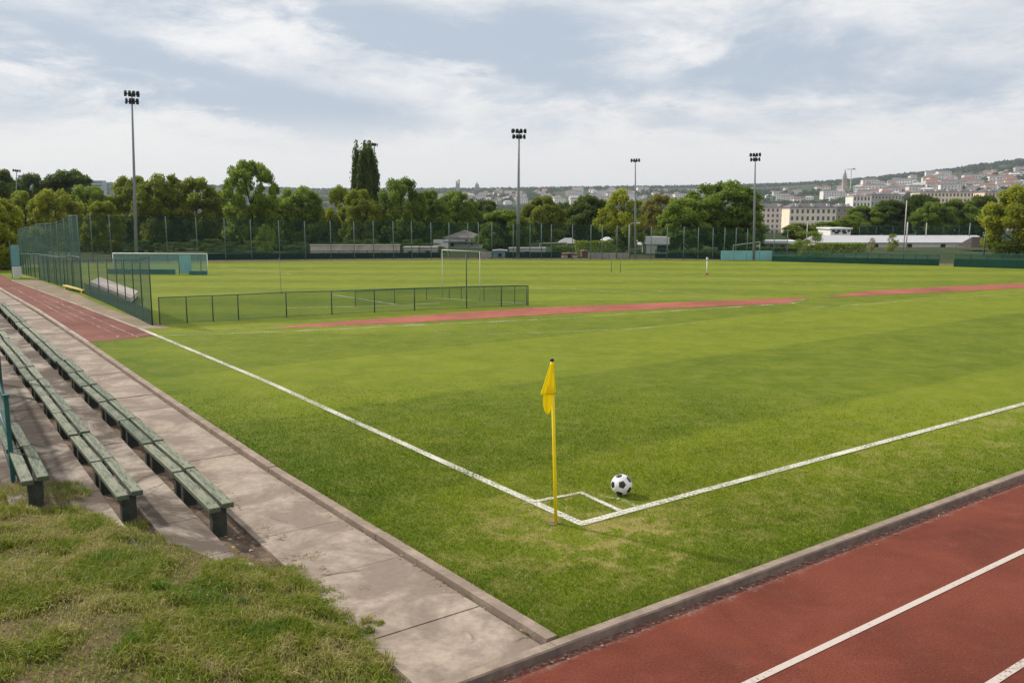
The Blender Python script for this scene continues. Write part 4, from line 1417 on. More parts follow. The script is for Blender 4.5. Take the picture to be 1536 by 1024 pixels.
# slim lamp posts and flag poles on the right
def lamp_post(px, pyt, Y, label, r_, mat_=None, head=True):
    p = D(px, 380, Y); p.z = terrain_z(p.x, p.y)
    h_ = D(px, pyt, Y).z - p.z
    root = empty('lamp_post', p); tag(root, label, 'lamp post')
    m_ = MB(); m_.tube([(0, 0, -.1), (0, 0, h_)], [r_ * 1.3, r_], 8); m_.build('pole', mat_ or M['offwhite'], root, True)
    if head:
        m_ = MB(); m_.tube([(0, 0, h_), (.12, -.05, h_ + .08), (.55, -.25, h_ + .12)], r_ * .7, 6); m_.box((.55, -.25, h_ + .1), (.34, .18, .07), .2, bev=.02)
        m_.build('lamp_head', mat_ or M['offwhite'], root)
    return root
lamp_post(1355, 301, 70, 'tall slim white pole in front of the long pale-roofed hall', .036, None, False)
lamp_post(1358.5, 333, 71, 'short white pole beside the tall slim white pole', .05, head=False)
lamp_post(1209, 334, 68, 'white lamp post left of the round bush', .03)
lamp_post(1476, 332, 62, 'grey pole before the dark tent at the right', .04, M['steel'], False)
lamp_post(1387, 334, 80, 'thin white pole behind the long hall roof, right of the tall slim pole', .035, None, False)
lamp_post(1452, 334, 80, 'thin pale pole behind the right end of the long hall', .035, M['steel'], False)
lamp_post(943, 337, 60, 'short white lamp post under the yellowish tree', .022)
# green net behind the hall
ps = []
for px in (1288, 1313, 1338, 1360, 1387, 1413, 1437, 1452, 1480, 1506, 1540):
    p = D(px, 370, 82); p.z = terrain_z(p.x, p.y)
    ps.append((p, D(px, 339.5, 82).z - p.z))
fence('net_fence', 'green net fence rising behind the long pale-roofed hall on the right', ps, M['net_tall'], M['post_green'], .035, rails=((.995, .02),))

# ------------------------------------------------------------------ small buildings beyond the field
def face_dir(p): return math.atan2(p.x, p.y)
def building(name, label, px0, px1, y_eave, Y, depth, roof_h=0.0, wall='offwhite', roof='roof_grey', over=.12, style='hip', openings=(), cat='building', rz=None, group=None):
    """openings: (fraction along the front, fraction up, width, height, kind) become child windows or doors"""
    a, c = D(px0, 400, Y), D(px1, 400, Y)
    zg = terrain_z((a.x + c.x) / 2, Y)
    w_ = c.x - a.x
    h_ = D((px0 + px1) / 2, y_eave, Y).z - zg
    root = empty(name, ((a.x + c.x) / 2, Y + depth / 2, zg), 0 if rz is None else rz); tag(root, label, cat, group)
    m_ = MB(); m_.box((0, 0, h_ / 2 - .1), (w_, depth, h_ + .2)); m_.build('wall', M[wall] if isinstance(wall, str) else wall, root)
    X2, Y2 = w_ / 2 + over, depth / 2 + over
    m_ = MB()
    if style == 'flat':
        m_.box((0, 0, h_ + max(roof_h, .08) / 2 + .002), (X2 * 2, Y2 * 2, max(roof_h, .08)), bev=.01)
    else:
        k = min(X2, Y2) * (.95 if style == 'hip' else 0)
        base_z = h_ + .003
        vv = [(-X2, -Y2, base_z), (X2, -Y2, base_z), (X2, Y2, base_z), (-X2, Y2, base_z), (-X2, -Y2, base_z + .05), (X2, -Y2, base_z + .05), (X2, Y2, base_z + .05), (-X2, Y2, base_z + .05)]
        if w_ >= depth:
            vv += [(-X2 + k, 0, base_z + roof_h), (X2 - k, 0, base_z + roof_h)]
            ff = [(3, 2, 1, 0), (0, 1, 5, 4), (1, 2, 6, 5), (2, 3, 7, 6), (3, 0, 4, 7), (4, 5, 9, 8), (6, 7, 8, 9), (5, 6, 9), (7, 4, 8)]
        else:
            vv += [(0, -Y2 + k, base_z + roof_h), (0, Y2 - k, base_z + roof_h)]
            ff = [(3, 2, 1, 0), (0, 1, 5, 4), (1, 2, 6, 5), (2, 3, 7, 6), (3, 0, 4, 7), (4, 5, 8), (5, 6, 9, 8), (6, 7, 9), (7, 4, 8, 9)]
        m_.add(vv, ff)
    m_.build('roof', M[roof] if isinstance(roof, str) else roof, root)
    for (fx, fz, ww, wh, kind) in openings:
        m_ = MB()
        x, z = (fx - .5) * w_, fz * h_
        m_.box((x, -depth / 2 - .012, z), (ww, .05, wh), mi=0)
        m_.box((x, -depth / 2 - .030, z), (ww * .84, .04, wh * .86), mi=1)
        m_.build(kind, [M['offwhite'], M['dark']], root)
    return root
# the pale house among the trees: two crossing volumes
hs_ = building('house', 'pale house with a grey hipped roof behind the goal', 668, 722, 357.5, 76, 4.0, .68, 'white', 'roof_grey', .2, 'hip', ((.60, .62, .32, .42, 'window'), (.74, .60, .14, .5, 'window'), (.2, .35, .3, .35, 'window')), 'house')
m_ = MB(); m_.box((-1.9, -2.3, .3), (1.3, .9, .9)); m_.build('porch', M['white'], hs_)
m_ = MB(); m_.box((0, -2.35, .58), (3.4, .9, .07), bev=.01); m_.build('veranda_roof', M['roof_grey'], hs_)
# long wall and sheds on the left
wl = empty('long_wall'); tag(wl, 'long beige block wall with a pale coping below the tall trees', 'wall')
a, c = D(466, 380, 64), D(600, 380, 64)
wl.location = (a.x, 64, -.14)
L = c.x - a.x; hh_ = D(530, 368, 64).z + .14
for i in range(6):
    m_ = MB(); m_.box((L * (i + .5) / 6, 0, hh_ / 2), (L / 6 - .03, .25, hh_ * (1 if i else .93)), bev=.01); m_.build('wall_panel', M['beige'] if i > 0 else M['pinkish'], wl)
for i in range(1, 6):
    m_ = MB(); m_.box((L * i / 6, -.02, hh_ / 2 + .02), (.14, .31, hh_ + .06), bev=.01); m_.build('pier', M['pinkish'], wl)
m_ = MB(); m_.box((L / 2, 0, hh_ + .03), (L + .1, .36, .06), bev=.01); m_.build('coping', M['offwhite'], wl)
for (x0, x1, ye, Y, rf, wm, lab) in ((606, 626, 372.5, 62, 'roof_pale', 'pinkish', 'small pinkish shed right of the long beige wall'),
                                     (630, 655, 372.5, 63, 'roof_pale', 'pinkish', 'low pink outbuilding in front of the pale house'),
                                     (740, 760, 377, 60, 'roof_pale', 'teal', 'little pale blue kiosk left of the central floodlight'),
                                     (764, 818, 374, 62, 'roof_pale', 'pinkish', 'long low shed with a pale roof right of the central floodlight'),
                                     (843, 866, 382, 60, 'brown', 'beige', 'low brown timber hut beside the white boards'),
                                     (873, 881, 378, 60, 'brown', 'brown', 'narrow orange brown cabin at the left end of the white boards')):
    building('shed', lab, x0, x1, ye, Y, 1.4, .10, wm, rf, .06, 'flat' if ye < 376 else 'gable', ((.5, .45, .3, .3, 'window'),) if x1 - x0 > 12 else (), 'shed')
m_ = None
hall = building('club_house', 'white flat-roofed pavilion with dark openings left of the big dense tree', 969, 1001, 366.5, 66, 2.2, .55, 'offwhite', 'white', .10, 'flat', ((.62, .55, .5, .6, 'window'), (.86, .55, .36, .6, 'window')), 'pavilion')
# long hall with a pale sheet roof on the right
hl = building('sports_hall', 'long low white hall with a pale sloping sheet roof on the right', 1232, 1482, 364.5, 78, 5.0, .62, 'offwhite', 'roof_pale', .12, 'gable',
              tuple((.12 + .2 * i, .42, .5, .34, 'window') for i in range(5)), 'hall')
building('club_house', 'white two-storey club house with a flat roof above the left end of the long hall', 1243, 1273, 344, 96, 4, .16, 'white', 'white', .15, 'flat',
         ((.15, .86, .45, .25, 'window'), (.4, .86, .45, .25, 'window'), (.65, .86, .45, .25, 'window'), (.9, .86, .3, .25, 'window'), (.3, .7, .5, .22, 'window'), (.7, .7, .5, .22, 'window')), 'club house')
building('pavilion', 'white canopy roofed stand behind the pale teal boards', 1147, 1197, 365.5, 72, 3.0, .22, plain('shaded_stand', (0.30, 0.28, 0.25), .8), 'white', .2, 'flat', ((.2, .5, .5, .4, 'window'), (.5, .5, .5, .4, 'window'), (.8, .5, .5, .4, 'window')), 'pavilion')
def tent(name, label, px0, px1, ye, yt, Y, mat_, depth=2.5):
    a, c = D(px0, 380, Y), D(px1, 380, Y)
    zg = terrain_z(a.x, Y); w_ = c.x - a.x
    he = D(px0, ye, Y).z - zg; ht = D(px0, yt, Y).z - zg
    root = empty(name, ((a.x + c.x) / 2, Y + depth / 2, zg)); tag(root, label, 'tent')
    X2, Y2 = w_ / 2, depth / 2
    m_ = MB()
    m_.add([(-X2, -Y2, he), (X2, -Y2, he), (X2, Y2, he), (-X2, Y2, he), (-X2 * .35, 0, ht), (X2 * .35, 0, ht)], [(3, 2, 1, 0), (0, 1, 5, 4), (1, 2, 5), (2, 3, 4, 5), (3, 0, 4)])
    m_.build('canopy', mat_, root)
    for x in (-X2 * .97, X2 * .97):
        for y in (-Y2 * .97, Y2 * .97):
            m_ = MB(); m_.tube([(x, y, 0), (x, y, he)], .03, 6); m_.build('pole', M['steel'], root)
    return root
tent('tent', 'pale grey pitched tent roof behind the green hedge', 838, 869, 365, 357.5, 72, M['roof_pale'])
tent('tent', 'smaller bluish white tent top right of the pale grey tent', 904, 921, 361, 356, 80, M['white'])
tent('tent', 'white tent under the yellowish tree at the field edge', 946, 966, 367, 361, 70, M['white'])
dt = tent('tent', 'dark brown pyramid tent at the right end of the long hall', 1456, 1494, 371, 356, 70, M['tent_brown'])
m_ = MB(); a, c = D(810, 365, 69), D(850, 364, 69); m_.tube([a, c], .05, 6)
for q in (a, c): m_.tube([(q.x, q.y, -.14), q], .04, 6)
tag(m_.build('barrier_beam', M['offwhite']), 'thin pale horizontal beam on posts left of the grey tent', 'beam')
m_ = MB(); a, c = D(1100, 368, 66), D(1140, 363, 66); m_.tube([a, c], .045, 6)
for q in (a, c): m_.tube([(q.x, q.y, -.14), q], .04, 6)
tag(m_.build('barrier_beam', M['offwhite']), 'slanting white beam on posts above the teal boards', 'beam')

# ------------------------------------------------------------------ trees
LEAF = {
    'dark': make_leaf('leaf_dark_green', (0.034, 0.062, 0.011), (0.125, 0.180, 0.024), (0.16, 0.18, 0.03)),
    'mid': make_leaf('leaf_mid_green', (0.062, 0.110, 0.013), (0.230, 0.310, 0.034), (0.28, 0.29, 0.04)),
    'olive': make_leaf('leaf_olive', (0.085, 0.112, 0.012), (0.275, 0.325, 0.030), (0.38, 0.35, 0.04)),
    'bright': make_leaf('leaf_bright_green', (0.105, 0.160, 0.014), (0.330, 0.390, 0.036), (0.38, 0.37, 0.04)),
    'yellow': make_leaf('leaf_yellow_green', (0.120, 0.150, 0.012), (0.370, 0.400, 0.032), (0.48, 0.42, 0.04)),
    'brown': make_leaf('leaf_brownish', (0.105, 0.105, 0.020), (0.300, 0.280, 0.050), (0.30, 0.22, 0.05)),
    'poplar': make_leaf('leaf_poplar', (0.036, 0.062, 0.014), (0.125, 0.175, 0.032), (0.17, 0.18, 0.04)),
}
def leaf_mesh(name, centres, sizes, tint, up=0.25, outward=None):
    """leaf sprays: one bent quad each"""
    n = len(centres)
    nrm = rng.normal(0, 1, (n, 3))
    if outward is not None:
        nrm = nrm * 0.75 + outward * 1.0
    nrm[:, 2] += up
    nrm /= np.linalg.norm(nrm, axis=1)[:, None]
    t = rng.normal(0, 1, (n, 3))
    t -= nrm * (t * nrm).sum(1)[:, None]
    t /= np.linalg.norm(t, axis=1)[:, None]
    bt = np.cross(nrm, t)
    s = sizes[:, None]
    V = np.stack([centres - t * s * .5, centres + bt * s * .33 + nrm * s * .08, centres + t * s * .5, centres - bt * s * .33 + nrm * s * .08], 1)
    loops = np.arange(n * 4)
    T = np.repeat(tint, 4, axis=0)
    return np_mesh(name, V.reshape(-1, 3), loops, np.arange(n) * 4, np.full(n, 4), T)
def crown_mesh(name, kind, seed, n_leaf=9000):
    """unit tree: height 1, crown radius ~.5"""
    global rng
    keep_rng, rng = rng, np.random.default_rng(seed)
    lobes = []
    if kind == 'round':
        z0, z1, nl = .10, .945, 120
        for k in range(nl):
            z = rng.uniform(z0, z1)
            t = (z - z0) / (z1 - z0)
            env = .49 * (math.sin(math.pi * min(1, .14 + t * .83)) ** .55)
            r_ = env * math.sqrt(rng.uniform(.25, 1)); a = rng.uniform(0, 6.28)
            lobes.append((r_ * math.cos(a), r_ * math.sin(a), z, rng.uniform(.055, .12)))
    elif kind == 'vase':
        for k in range(62):                                  # open top, leaves at the ends of spreading limbs
            a = rng.uniform(0, 6.28); t = rng.uniform(.0, 1)
            z = .60 + .36 * math.cos(t * 1.45) + rng.uniform(-.03, .03)
            r_ = .46 * math.sin(t * 1.45) + rng.uniform(-.02, .02)
            lobes.append((r_ * math.cos(a), r_ * math.sin(a), z, rng.uniform(.055, .095)))
        for k in range(56):
            a = rng.uniform(0, 6.28); r_ = .47 * math.sqrt(rng.uniform(.1, 1)); z = rng.uniform(.12, .58)
            lobes.append((r_ * math.cos(a), r_ * math.sin(a), z, rng.uniform(.07, .12)))
    elif kind == 'poplar':
        for c in range(18):
            a = c * 6.28 / 8 + rng.uniform(-.2, .2) + (.4 if c >= 9 else 0)
            R_ = 0.0 if c == 0 else (.42 if c < 9 else .24)
            ht = (1.0 if c == 0 else rng.uniform(.84, 1.0))
            for k in range(22):
                t = k / 21
                sp = R_ * min(1, .25 + t * 1.2) * (1 - .35 * t * t)
                z = .06 + (ht - .10) * t
                lobes.append((sp * math.cos(a), sp * math.sin(a), z, (.06 + .105 * math.sin(math.pi * min(1, .15 + t * .82)))))
    elif kind == 'airy':
        for k in range(80):
            z = rng.uniform(.12, .95); t = (z - .16) / .79
            env = .48 * math.sin(math.pi * min(1, .14 + t * .82)) ** .75
            r_ = env * math.sqrt(rng.uniform(.05, 1)); a = rng.uniform(0, 6.28)
            lobes.append((r_ * math.cos(a), r_ * math.sin(a), z, rng.uniform(.05, .12)))
    elif kind == 'bush':
        for k in range(40):
            z = rng.uniform(.05, .9); env = .5 * math.sqrt(max(.05, 1 - (z / 1.0) ** 2))
            r_ = env * math.sqrt(rng.uniform(.1, 1)); a = rng.uniform(0, 6.28)
            lobes.append((r_ * math.cos(a), r_ * math.sin(a), z, rng.uniform(.09, .16)))
    Lb = np.array(lobes)
    wgt = Lb[:, 3] ** 2; wgt /= wgt.sum()
    idx = rng.choice(len(Lb), n_leaf, p=wgt)
    d_ = rng.normal(0, 1, (n_leaf, 3)); d_ /= np.linalg.norm(d_, axis=1)[:, None]
    rr = Lb[idx, 3] * (rng.random(n_leaf) ** .40) * (1 + .12 * rng.normal(0, 1, n_leaf).clip(-1, 2))
    if kind == 'poplar':
        d_[:, 2] *= 1.9
    else:
        d_[:, 2] *= .82
    c = Lb[idx, :3] + d_ * rr[:, None]
    c[:, 2] = np.clip(c[:, 2], .03, 1.03)
    base = .030 if kind != 'poplar' else .044
    sz = base * rng.uniform(.65, 1.5, n_leaf)
    lobe_tint = rng.random(len(Lb))[idx]
    tint = np.stack([np.clip(lobe_tint * .55 + rng.random(n_leaf) * .45, 0, 1), (rng.random(n_leaf) < .10) * rng.random(n_leaf), np.zeros(n_leaf)], 1)
    me = leaf_mesh(name, c, sz, tint, .35, d_)
    # limbs to the lobes
    m_ = MB()
    tr = .020 if kind != 'bush' else .012
    hgt_t = .80 if kind in ('round', 'airy') else (.62 if kind == 'vase' else (.9 if kind == 'poplar' else .4))
    m_.tube([(0, 0, -.02), (rng.uniform(-.01, .01), 0, .12), (rng.uniform(-.02, .02), rng.uniform(-.02, .02), hgt_t * .55), (0, 0, hgt_t)], [tr * 1.35, tr, tr * .75, tr * .22], 8)
    for i in rng.choice(len(Lb), min(18, len(Lb)), replace=False):
        p = Lb[i]
        zs_ = max(.10, min(hgt_t * .8, p[2] - .22 * rng.uniform(.5, 1.3) - .1 * math.hypot(p[0], p[1])))
        m_.tube([(0, 0, zs_), (p[0] * .5, p[1] * .5, zs_ + (p[2] - zs_) * .42), tuple(p[:3])], [tr * .5, tr * .32, tr * .10], 5)
    tm = m_.mesh(name + '_trunk', True)
    tm.materials.append(M['bark'])
    rng = keep_rng
    return me, tm
PROTO = {
    'round': [crown_mesh('crown_round', 'round', s, 36000) for s in (31, 32, 33, 34)],
    'vase': [crown_mesh('crown_vase', 'vase', 41, 34000)],
    'poplar': [crown_mesh('crown_poplar', 'poplar', 51, 60000)],
    'airy': [crown_mesh('crown_airy', 'airy', s, 19000) for s in (61, 62)],
    'bush': [crown_mesh('crown_bush', 'bush', s, 7000) for s in (71, 72)],
    'small': [crown_mesh('crown_small', 'airy', 81, 3500)],
}
for lst in PROTO.values():
    for cm, _ in lst:
        cm.materials.append(LEAF['mid'])
tree_k = 0
def tree(kind, leaf, px, ytop, wpx, Y, label, group=None, base=None, cat='tree', name='tree', sink=0.0):
    global tree_k
    tree_k += 1
    p = D(px, 380, Y)
    zg = terrain_z(p.x, p.y)
    h_ = D(px, ytop, Y).z - zg
    wm = wpx / F * Y * 1.0
    cm, tm = PROTO[kind][tree_k % len(PROTO[kind])]
    root = empty(name, (p.x, p.y, zg), rng.uniform(0, 6.28))
    root.scale = (wm * 1.08, wm * 1.08, h_)
    tag(root, label, cat, group)
    c = bpy.data.objects.new('crown', cm); COL.objects.link(c); c.parent = root
    c.material_slots[0].link = 'OBJECT'; c.material_slots[0].material = LEAF[leaf]
    t = bpy.data.objects.new('trunk', tm); COL.objects.link(t); t.parent = root
    return root
GB = 'background trees of the dense belt behind the net fence'
T = [
 ('round', 'dark', 8, 256, 62, 98, 'dark tree at the left edge, taller than its olive neighbours', None),
 ('round', 'yellow', -6, 296, 92, 46, 'yellow-green tree leaning into the left edge above the far end of the straight', None),
 ('round', 'dark', 55, 262, 56, 104, 'dark rounded tree behind the far left floodlight mast', None),
 ('round', 'dark', 112, 257, 92, 104, 'broad dark tree crown topping the left tree belt', None),
 ('round', 'olive', 42, 288, 66, 76, 'olive tree above the far end of the side net, next to the left edge', None),
 ('round', 'yellow', 88, 283, 74, 74, 'yellowish olive tree above the side net, second from the left edge', None),
 ('round', 'mid', 140, 280, 78, 84, 'mid green tree left of the tall left floodlight', None),
 ('round', 'olive', 158, 303, 56, 68, 'low olive tree just left of the tall left floodlight', None),
 ('round', 'olive', 203, 266, 74, 86, 'olive green tree directly behind the tall left floodlight', None),
 ('round', 'olive', 250, 260, 84, 82, 'tall olive green tree right of the tall left floodlight', None),
 ('round', 'olive', 298, 268, 78, 82, 'broad olive tree left of the wide vase-shaped tree', None),
 ('round', 'mid', 330, 288, 56, 90, 'green tree half hidden at the left side of the vase-shaped tree', None),
 ('vase', 'mid', 380, 245, 78, 75, 'wide vase-shaped tree with an open see-through top standing above the belt', None),
 ('round', 'mid', 452, 279, 76, 86, 'rounded green tree between the vase-shaped tree and the poplar', None),
 ('round', 'dark', 425, 300, 60, 92, 'dark tree tucked right behind the vase-shaped tree', None),
 ('airy', 'olive', 512, 280, 50, 84, 'olive tree with ragged top left of the poplar', None),
 ('round', 'olive', 541, 286, 58, 78, 'olive tree at the foot of the tall poplar', None),
 ('poplar', 'poplar', 551, 216, 40, 92, 'very tall narrow dark poplar rising above every other tree', None),
 ('airy', 'mid', 603, 263, 76, 80, 'green tree with gaps in its top just right of the poplar', None),
 ('round', 'dark', 600, 300, 80, 84, 'dark tree under the crown of the tree right of the poplar', None),
 ('round', 'mid', 646, 287, 54, 84, 'narrow green tree left of the pale house', None),
 ('round', 'mid', 686, 286, 64, 92, 'green tree rising behind the roof of the pale house', None),
 ('round', 'dark', 728, 301, 60, 100, 'dark tree behind the bright round tree', None),
 ('round', 'mid', 757, 316, 84, 66, 'bright round leafy tree at the central floodlight', None),
 ('round', 'olive', 812, 296, 66, 84, 'domed olive tree right of the central floodlight', None),
 ('round', 'dark', 843, 303, 44, 96, 'small dark tree between the domed olive tree and the dark one', None),
 ('round', 'dark', 882, 294, 64, 88, 'dark green tree behind the green hedge, left of the yellowish tree', None),
 ('airy', 'yellow', 935, 285, 74, 67, 'airy yellowish tree beside the single-row floodlight mast', None),
 ('airy', 'brown', 988, 289, 62, 88, 'thin brownish tree between the yellowish tree and the big dense tree', None),
 ('round', 'mid', 1080, 271, 122, 72, 'biggest dense green tree left of the teal boards', None),
 ('round', 'mid', 1022, 299, 82, 69, 'lower lobe-like green tree on the left side of the big dense tree', None),
 ('round', 'mid', 1112, 312, 60, 70, 'shorter green tree merged into the right of the big dense tree', None),
 ('small', 'mid', 399, 335, 36, 56, 'small young pale tree standing before the dark belt', None),
 ('bush', 'mid', 1212, 345, 50, 63, 'round dark bush left of the long hall', None),
 ('round', 'olive', 1196, 335, 46, 100, 'olive tree below the cream apartment block, by the white lamp post', None),
 ('round', 'mid', 1238, 333, 50, 105, 'green tree below the middle of the cream apartment block', None),
 ('round', 'mid', 1272, 324, 52, 108, 'green tree at the right end of the cream apartment block', None),
 ('round', 'mid', 1294, 308, 66, 112, 'leftmost dark tree of the row behind the long hall', None),
 ('round', 'dark', 1332, 301, 66, 112, 'second dark tree of the row behind the long hall', None),
 ('round', 'dark', 1374, 293, 70, 114, 'tallest dark tree of the row, just right of the tall white pole', None),
 ('round', 'mid', 1396, 304, 56, 106, 'mid green tree before the tallest one of the row behind the hall', None),
 ('round', 'mid', 1432, 298, 66, 110, 'rounded tree in the right half of the row behind the hall', None),
 ('round', 'dark', 1470, 294, 66, 112, 'last dark tree of the row, next to the yellow-green tree at the right edge', None),
 ('round', 'yellow', 1526, 280, 104, 62, 'large yellow-green tree cut by the right edge above the windbreak fence', None),
 ('small', 'brown', 1307, 356, 12, 70, 'tiny brownish tree in front of the left half of the hall', None),
 ('bush', 'olive', 1338, 350, 17, 70, 'small olive bush tree in front of the middle of the hall', None),
 ('bush', 'dark', 14, 388, 18, 45, 'dark bush at the end of the straight left of the white board', None),
]
for kind, leaf, px, yt, wpx, Y, lab, grp in T:
    tree(kind, leaf, px, yt, wpx, Y, lab, grp, cat='bush' if kind == 'bush' else 'tree', name='bush' if kind == 'bush' else 'tree')
# filler trees deep in the belt, nothing tells them apart
for i in range(26):
    px = -20 + i * 44 + rng.uniform(-8, 8)
    if 640 < px < 1150 and i % 2: pass
    tree('round', 'dark', px, rng.uniform(308, 326), rng.uniform(56, 74), rng.uniform(88, 100), 'dark tree filling the shaded belt behind the net fence', GB)
# understory bushes before the belt on the left
for i in range(22):
    px = 60 + i * 28 + rng.uniform(-6, 6)
    if 655 < px < 728: continue
    tree('bush', 'dark' if i % 3 else 'mid', px, rng.uniform(338, 350), rng.uniform(38, 52), rng.uniform(82, 90), 'dark shrub in the undergrowth at the foot of the tree belt', 'shrubs of the undergrowth below the tree belt', cat='shrub', name='shrub')
for i in range(24):
    px = 50 + i * 27 + rng.uniform(-6, 6)
    if 655 < px < 735: continue
    tree('bush', 'dark', px, rng.uniform(356, 364), rng.uniform(34, 46), rng.uniform(66, 72), 'dark shrub in the undergrowth at the foot of the tree belt', 'shrubs of the undergrowth below the tree belt', cat='shrub', name='shrub')
# clipped hedges: leaf sprays over a solid core
def hedge(label, px0, px1, ytop, Y, leaf, depth=1.2):
    a, c = D(px0, 380, Y), D(px1, 380, Y)
    zg = terrain_z(a.x, Y); L_ = c.x - a.x; h_ = D(px0, ytop, Y).z - zg
    n_ = int(2600 * L_ / 4)
    x = rng.uniform(0, L_, n_); y = rng.uniform(0, depth, n_); z = rng.uniform(.02, 1, n_) ** .8 * h_
    side = rng.integers(0, 3, n_)
    y = np.where(side == 0, rng.uniform(-.05, .15, n_), y); z = np.where(side == 1, h_ * (1 + rng.normal(0, .04, n_)), z)
    me = leaf_mesh('hedge', np.stack([x, y, z], 1), rng.uniform(.08, .18, n_), np.stack([rng.random(n_), (rng.random(n_) < .1) * 1.0, np.zeros(n_)], 1), .5)
    o = link('hedge', me, LEAF[leaf]); o.location = (a.x, Y, zg)
    return tag(o, label, 'hedge')
hedge('bright topped hedge between the grey tent and the yellowish tree', 862, 936, 363, 66, 'bright')
hedge('dark hedge behind the low brown hut, under the grey tent', 828, 862, 370, 64, 'mid')
hedge('low hedge in front of the club pavilion and the big dense tree', 1003, 1080, 378, 62, 'dark')
hedge('ragged hedge between the round bush and the hall', 1228, 1300, 366, 68, 'mid')
hedge('dark hedge under the stand behind the teal boards', 1100, 1196, 372, 66, 'dark')
hedge('dark undergrowth below the yellow-green tree at the right edge', 1490, 1600, 368, 60, 'dark')

# ------------------------------------------------------------------ the town beyond
def spot(px, py):
    """the terrain point seen at a photo pixel on the hillside"""
    r = ray(px, py); hr = math.hypot(r.x, r.y)
    sl = r.z / hr
    dist = 640.0
    while dist < 2150:
        x, y = r.x / hr * dist, r.y / hr * dist
        if terrain_z(x, y) >= H + sl * dist: return Vector((x, y, terrain_z(x, y)))
        dist += 6
    return None
def apartment(label, px0, px1, y_eave, Y, floors, cols, wall, roof, rh, rz=0.0, y_show=345):
    a, c = D(px0, 330, Y), D(px1, 330, Y)
    zg = terrain_z((a.x + c.x) / 2, Y); w_ = c.x - a.x
    h_ = D((px0 + px1) / 2, y_eave, Y).z - zg
    dp = 13.0
    root = empty('apartment_block', ((a.x + c.x) / 2, Y + dp / 2, zg), rz); tag(root, label, 'apartment block')
    m_ = MB(); m_.box((0, 0, h_ / 2), (w_, dp, h_)); 
    for f in range(1, floors): m_.box((0, -dp / 2 - .06, h_ * f / floors), (w_ + .1, .22, .22))
    m_.build('wall', wall, root)
    m_ = MB(); X2, Y2 = w_ / 2 + .5, dp / 2 + .5
    m_.add([(-X2, -Y2, h_ + .01), (X2, -Y2, h_ + .01), (X2, Y2, h_ + .01), (-X2, Y2, h_ + .01), (-X2 + 4, -Y2 + 4, h_ + rh), (X2 - 4, -Y2 + 4, h_ + rh), (X2 - 4, Y2 - 4, h_ + rh), (-X2 + 4, Y2 - 4, h_ + rh)],
           [(3, 2, 1, 0), (0, 1, 5, 4), (1, 2, 6, 5), (2, 3, 7, 6), (3, 0, 4, 7), (4, 5, 6, 7)])
    rf = m_.build('roof', roof, root)
    nd = max(2, int(w_ / 7))
    for i in range(nd):
        m_ = MB(); x = -w_ / 2 + w_ * (i + .5) / nd
        m_.box((x, -dp / 2 + 1.5, h_ + rh * .5), (1.5, 1.6, rh * .8)); m_.build('chimney', M['offwhite'], rf)
    fh = h_ / floors
    for r_ in range(floors):
        for q in range(cols):
            m_ = MB(); x = -w_ / 2 + w_ * (q + .5) / cols; z = fh * (r_ + .52)
            ww = min(w_ / cols * .42, 1.8)
            m_.box((x, -dp / 2 - .03, z), (ww + .3, .12, fh * .62), mi=0); m_.box((x, -dp / 2 - .08, z), (ww, .08, fh * .52), mi=1)
            m_.build('window', [M['offwhite'], WIN], root)
    return root
WIN = plain('far_window_glass', (0.07, 0.075, 0.085), .3, var=.4, scale=.3)
cream = plain('cream_render', (0.80, 0.70, 0.56), .85, var=.1, scale=.2)
pinkr = plain('pinkish_render', (0.74, 0.63, 0.56), .85, var=.15, scale=.2)
peach = plain('peach_render', (0.80, 0.60, 0.44), .85, var=.12, scale=.2)
palew = plain('pale_render', (0.76, 0.73, 0.70), .85, var=.12, scale=.2)
greyg = plain('greenish_render', (0.36, 0.37, 0.32), .85, var=.12, scale=.2)
slate = plain('slate_roof', (0.13, 0.115, 0.12), .8, var=.25, scale=.2)
tile = plain('red_brown_tiles', (0.24, 0.12, 0.085), .85, var=.3, scale=.2)
tile2 = plain('grey_pink_tiles', (0.27, 0.20, 0.18), .85, var=.3, scale=.2)
apartment('cream four-storey apartment block with rows of windows behind the right-hand trees', 1184, 1254, 312, 440, 4, 9, cream, slate, 2.4)
apartment('pinkish apartment block right behind the right-hand floodlight, left of the cream block', 1128, 1183, 311.5, 470, 5, 8, pinkr, slate, 2.2)
apartment('darker apartment block adjoining the right end of the cream block', 1254, 1278, 311, 480, 4, 3, plain('brown_render', (0.26, 0.20, 0.17), .85), slate, 2.2)
apartment('white apartment block above the cream block on the hillside', 1278, 1304, 294, 560, 6, 5, palew, tile2, 1.6)
apartment('grey green long apartment block beside the white one on the hillside', 1305, 1350, 292, 575, 6, 9, greyg, slate, 1.4)
apartment('pale cream long apartment block showing above the dark tree row', 1377, 1464, 288.5, 560, 7, 16, cream, slate, 1.8)
apartment('peach coloured apartment block left of the yellow-green tree at the right edge', 1474, 1512, 288, 520, 6, 7, peach, slate, 1.6)
apartment('peach coloured apartment block partly behind the yellow-green tree at the right edge', 1514, 1560, 290, 560, 5, 7, peach, tile2, 1.6)

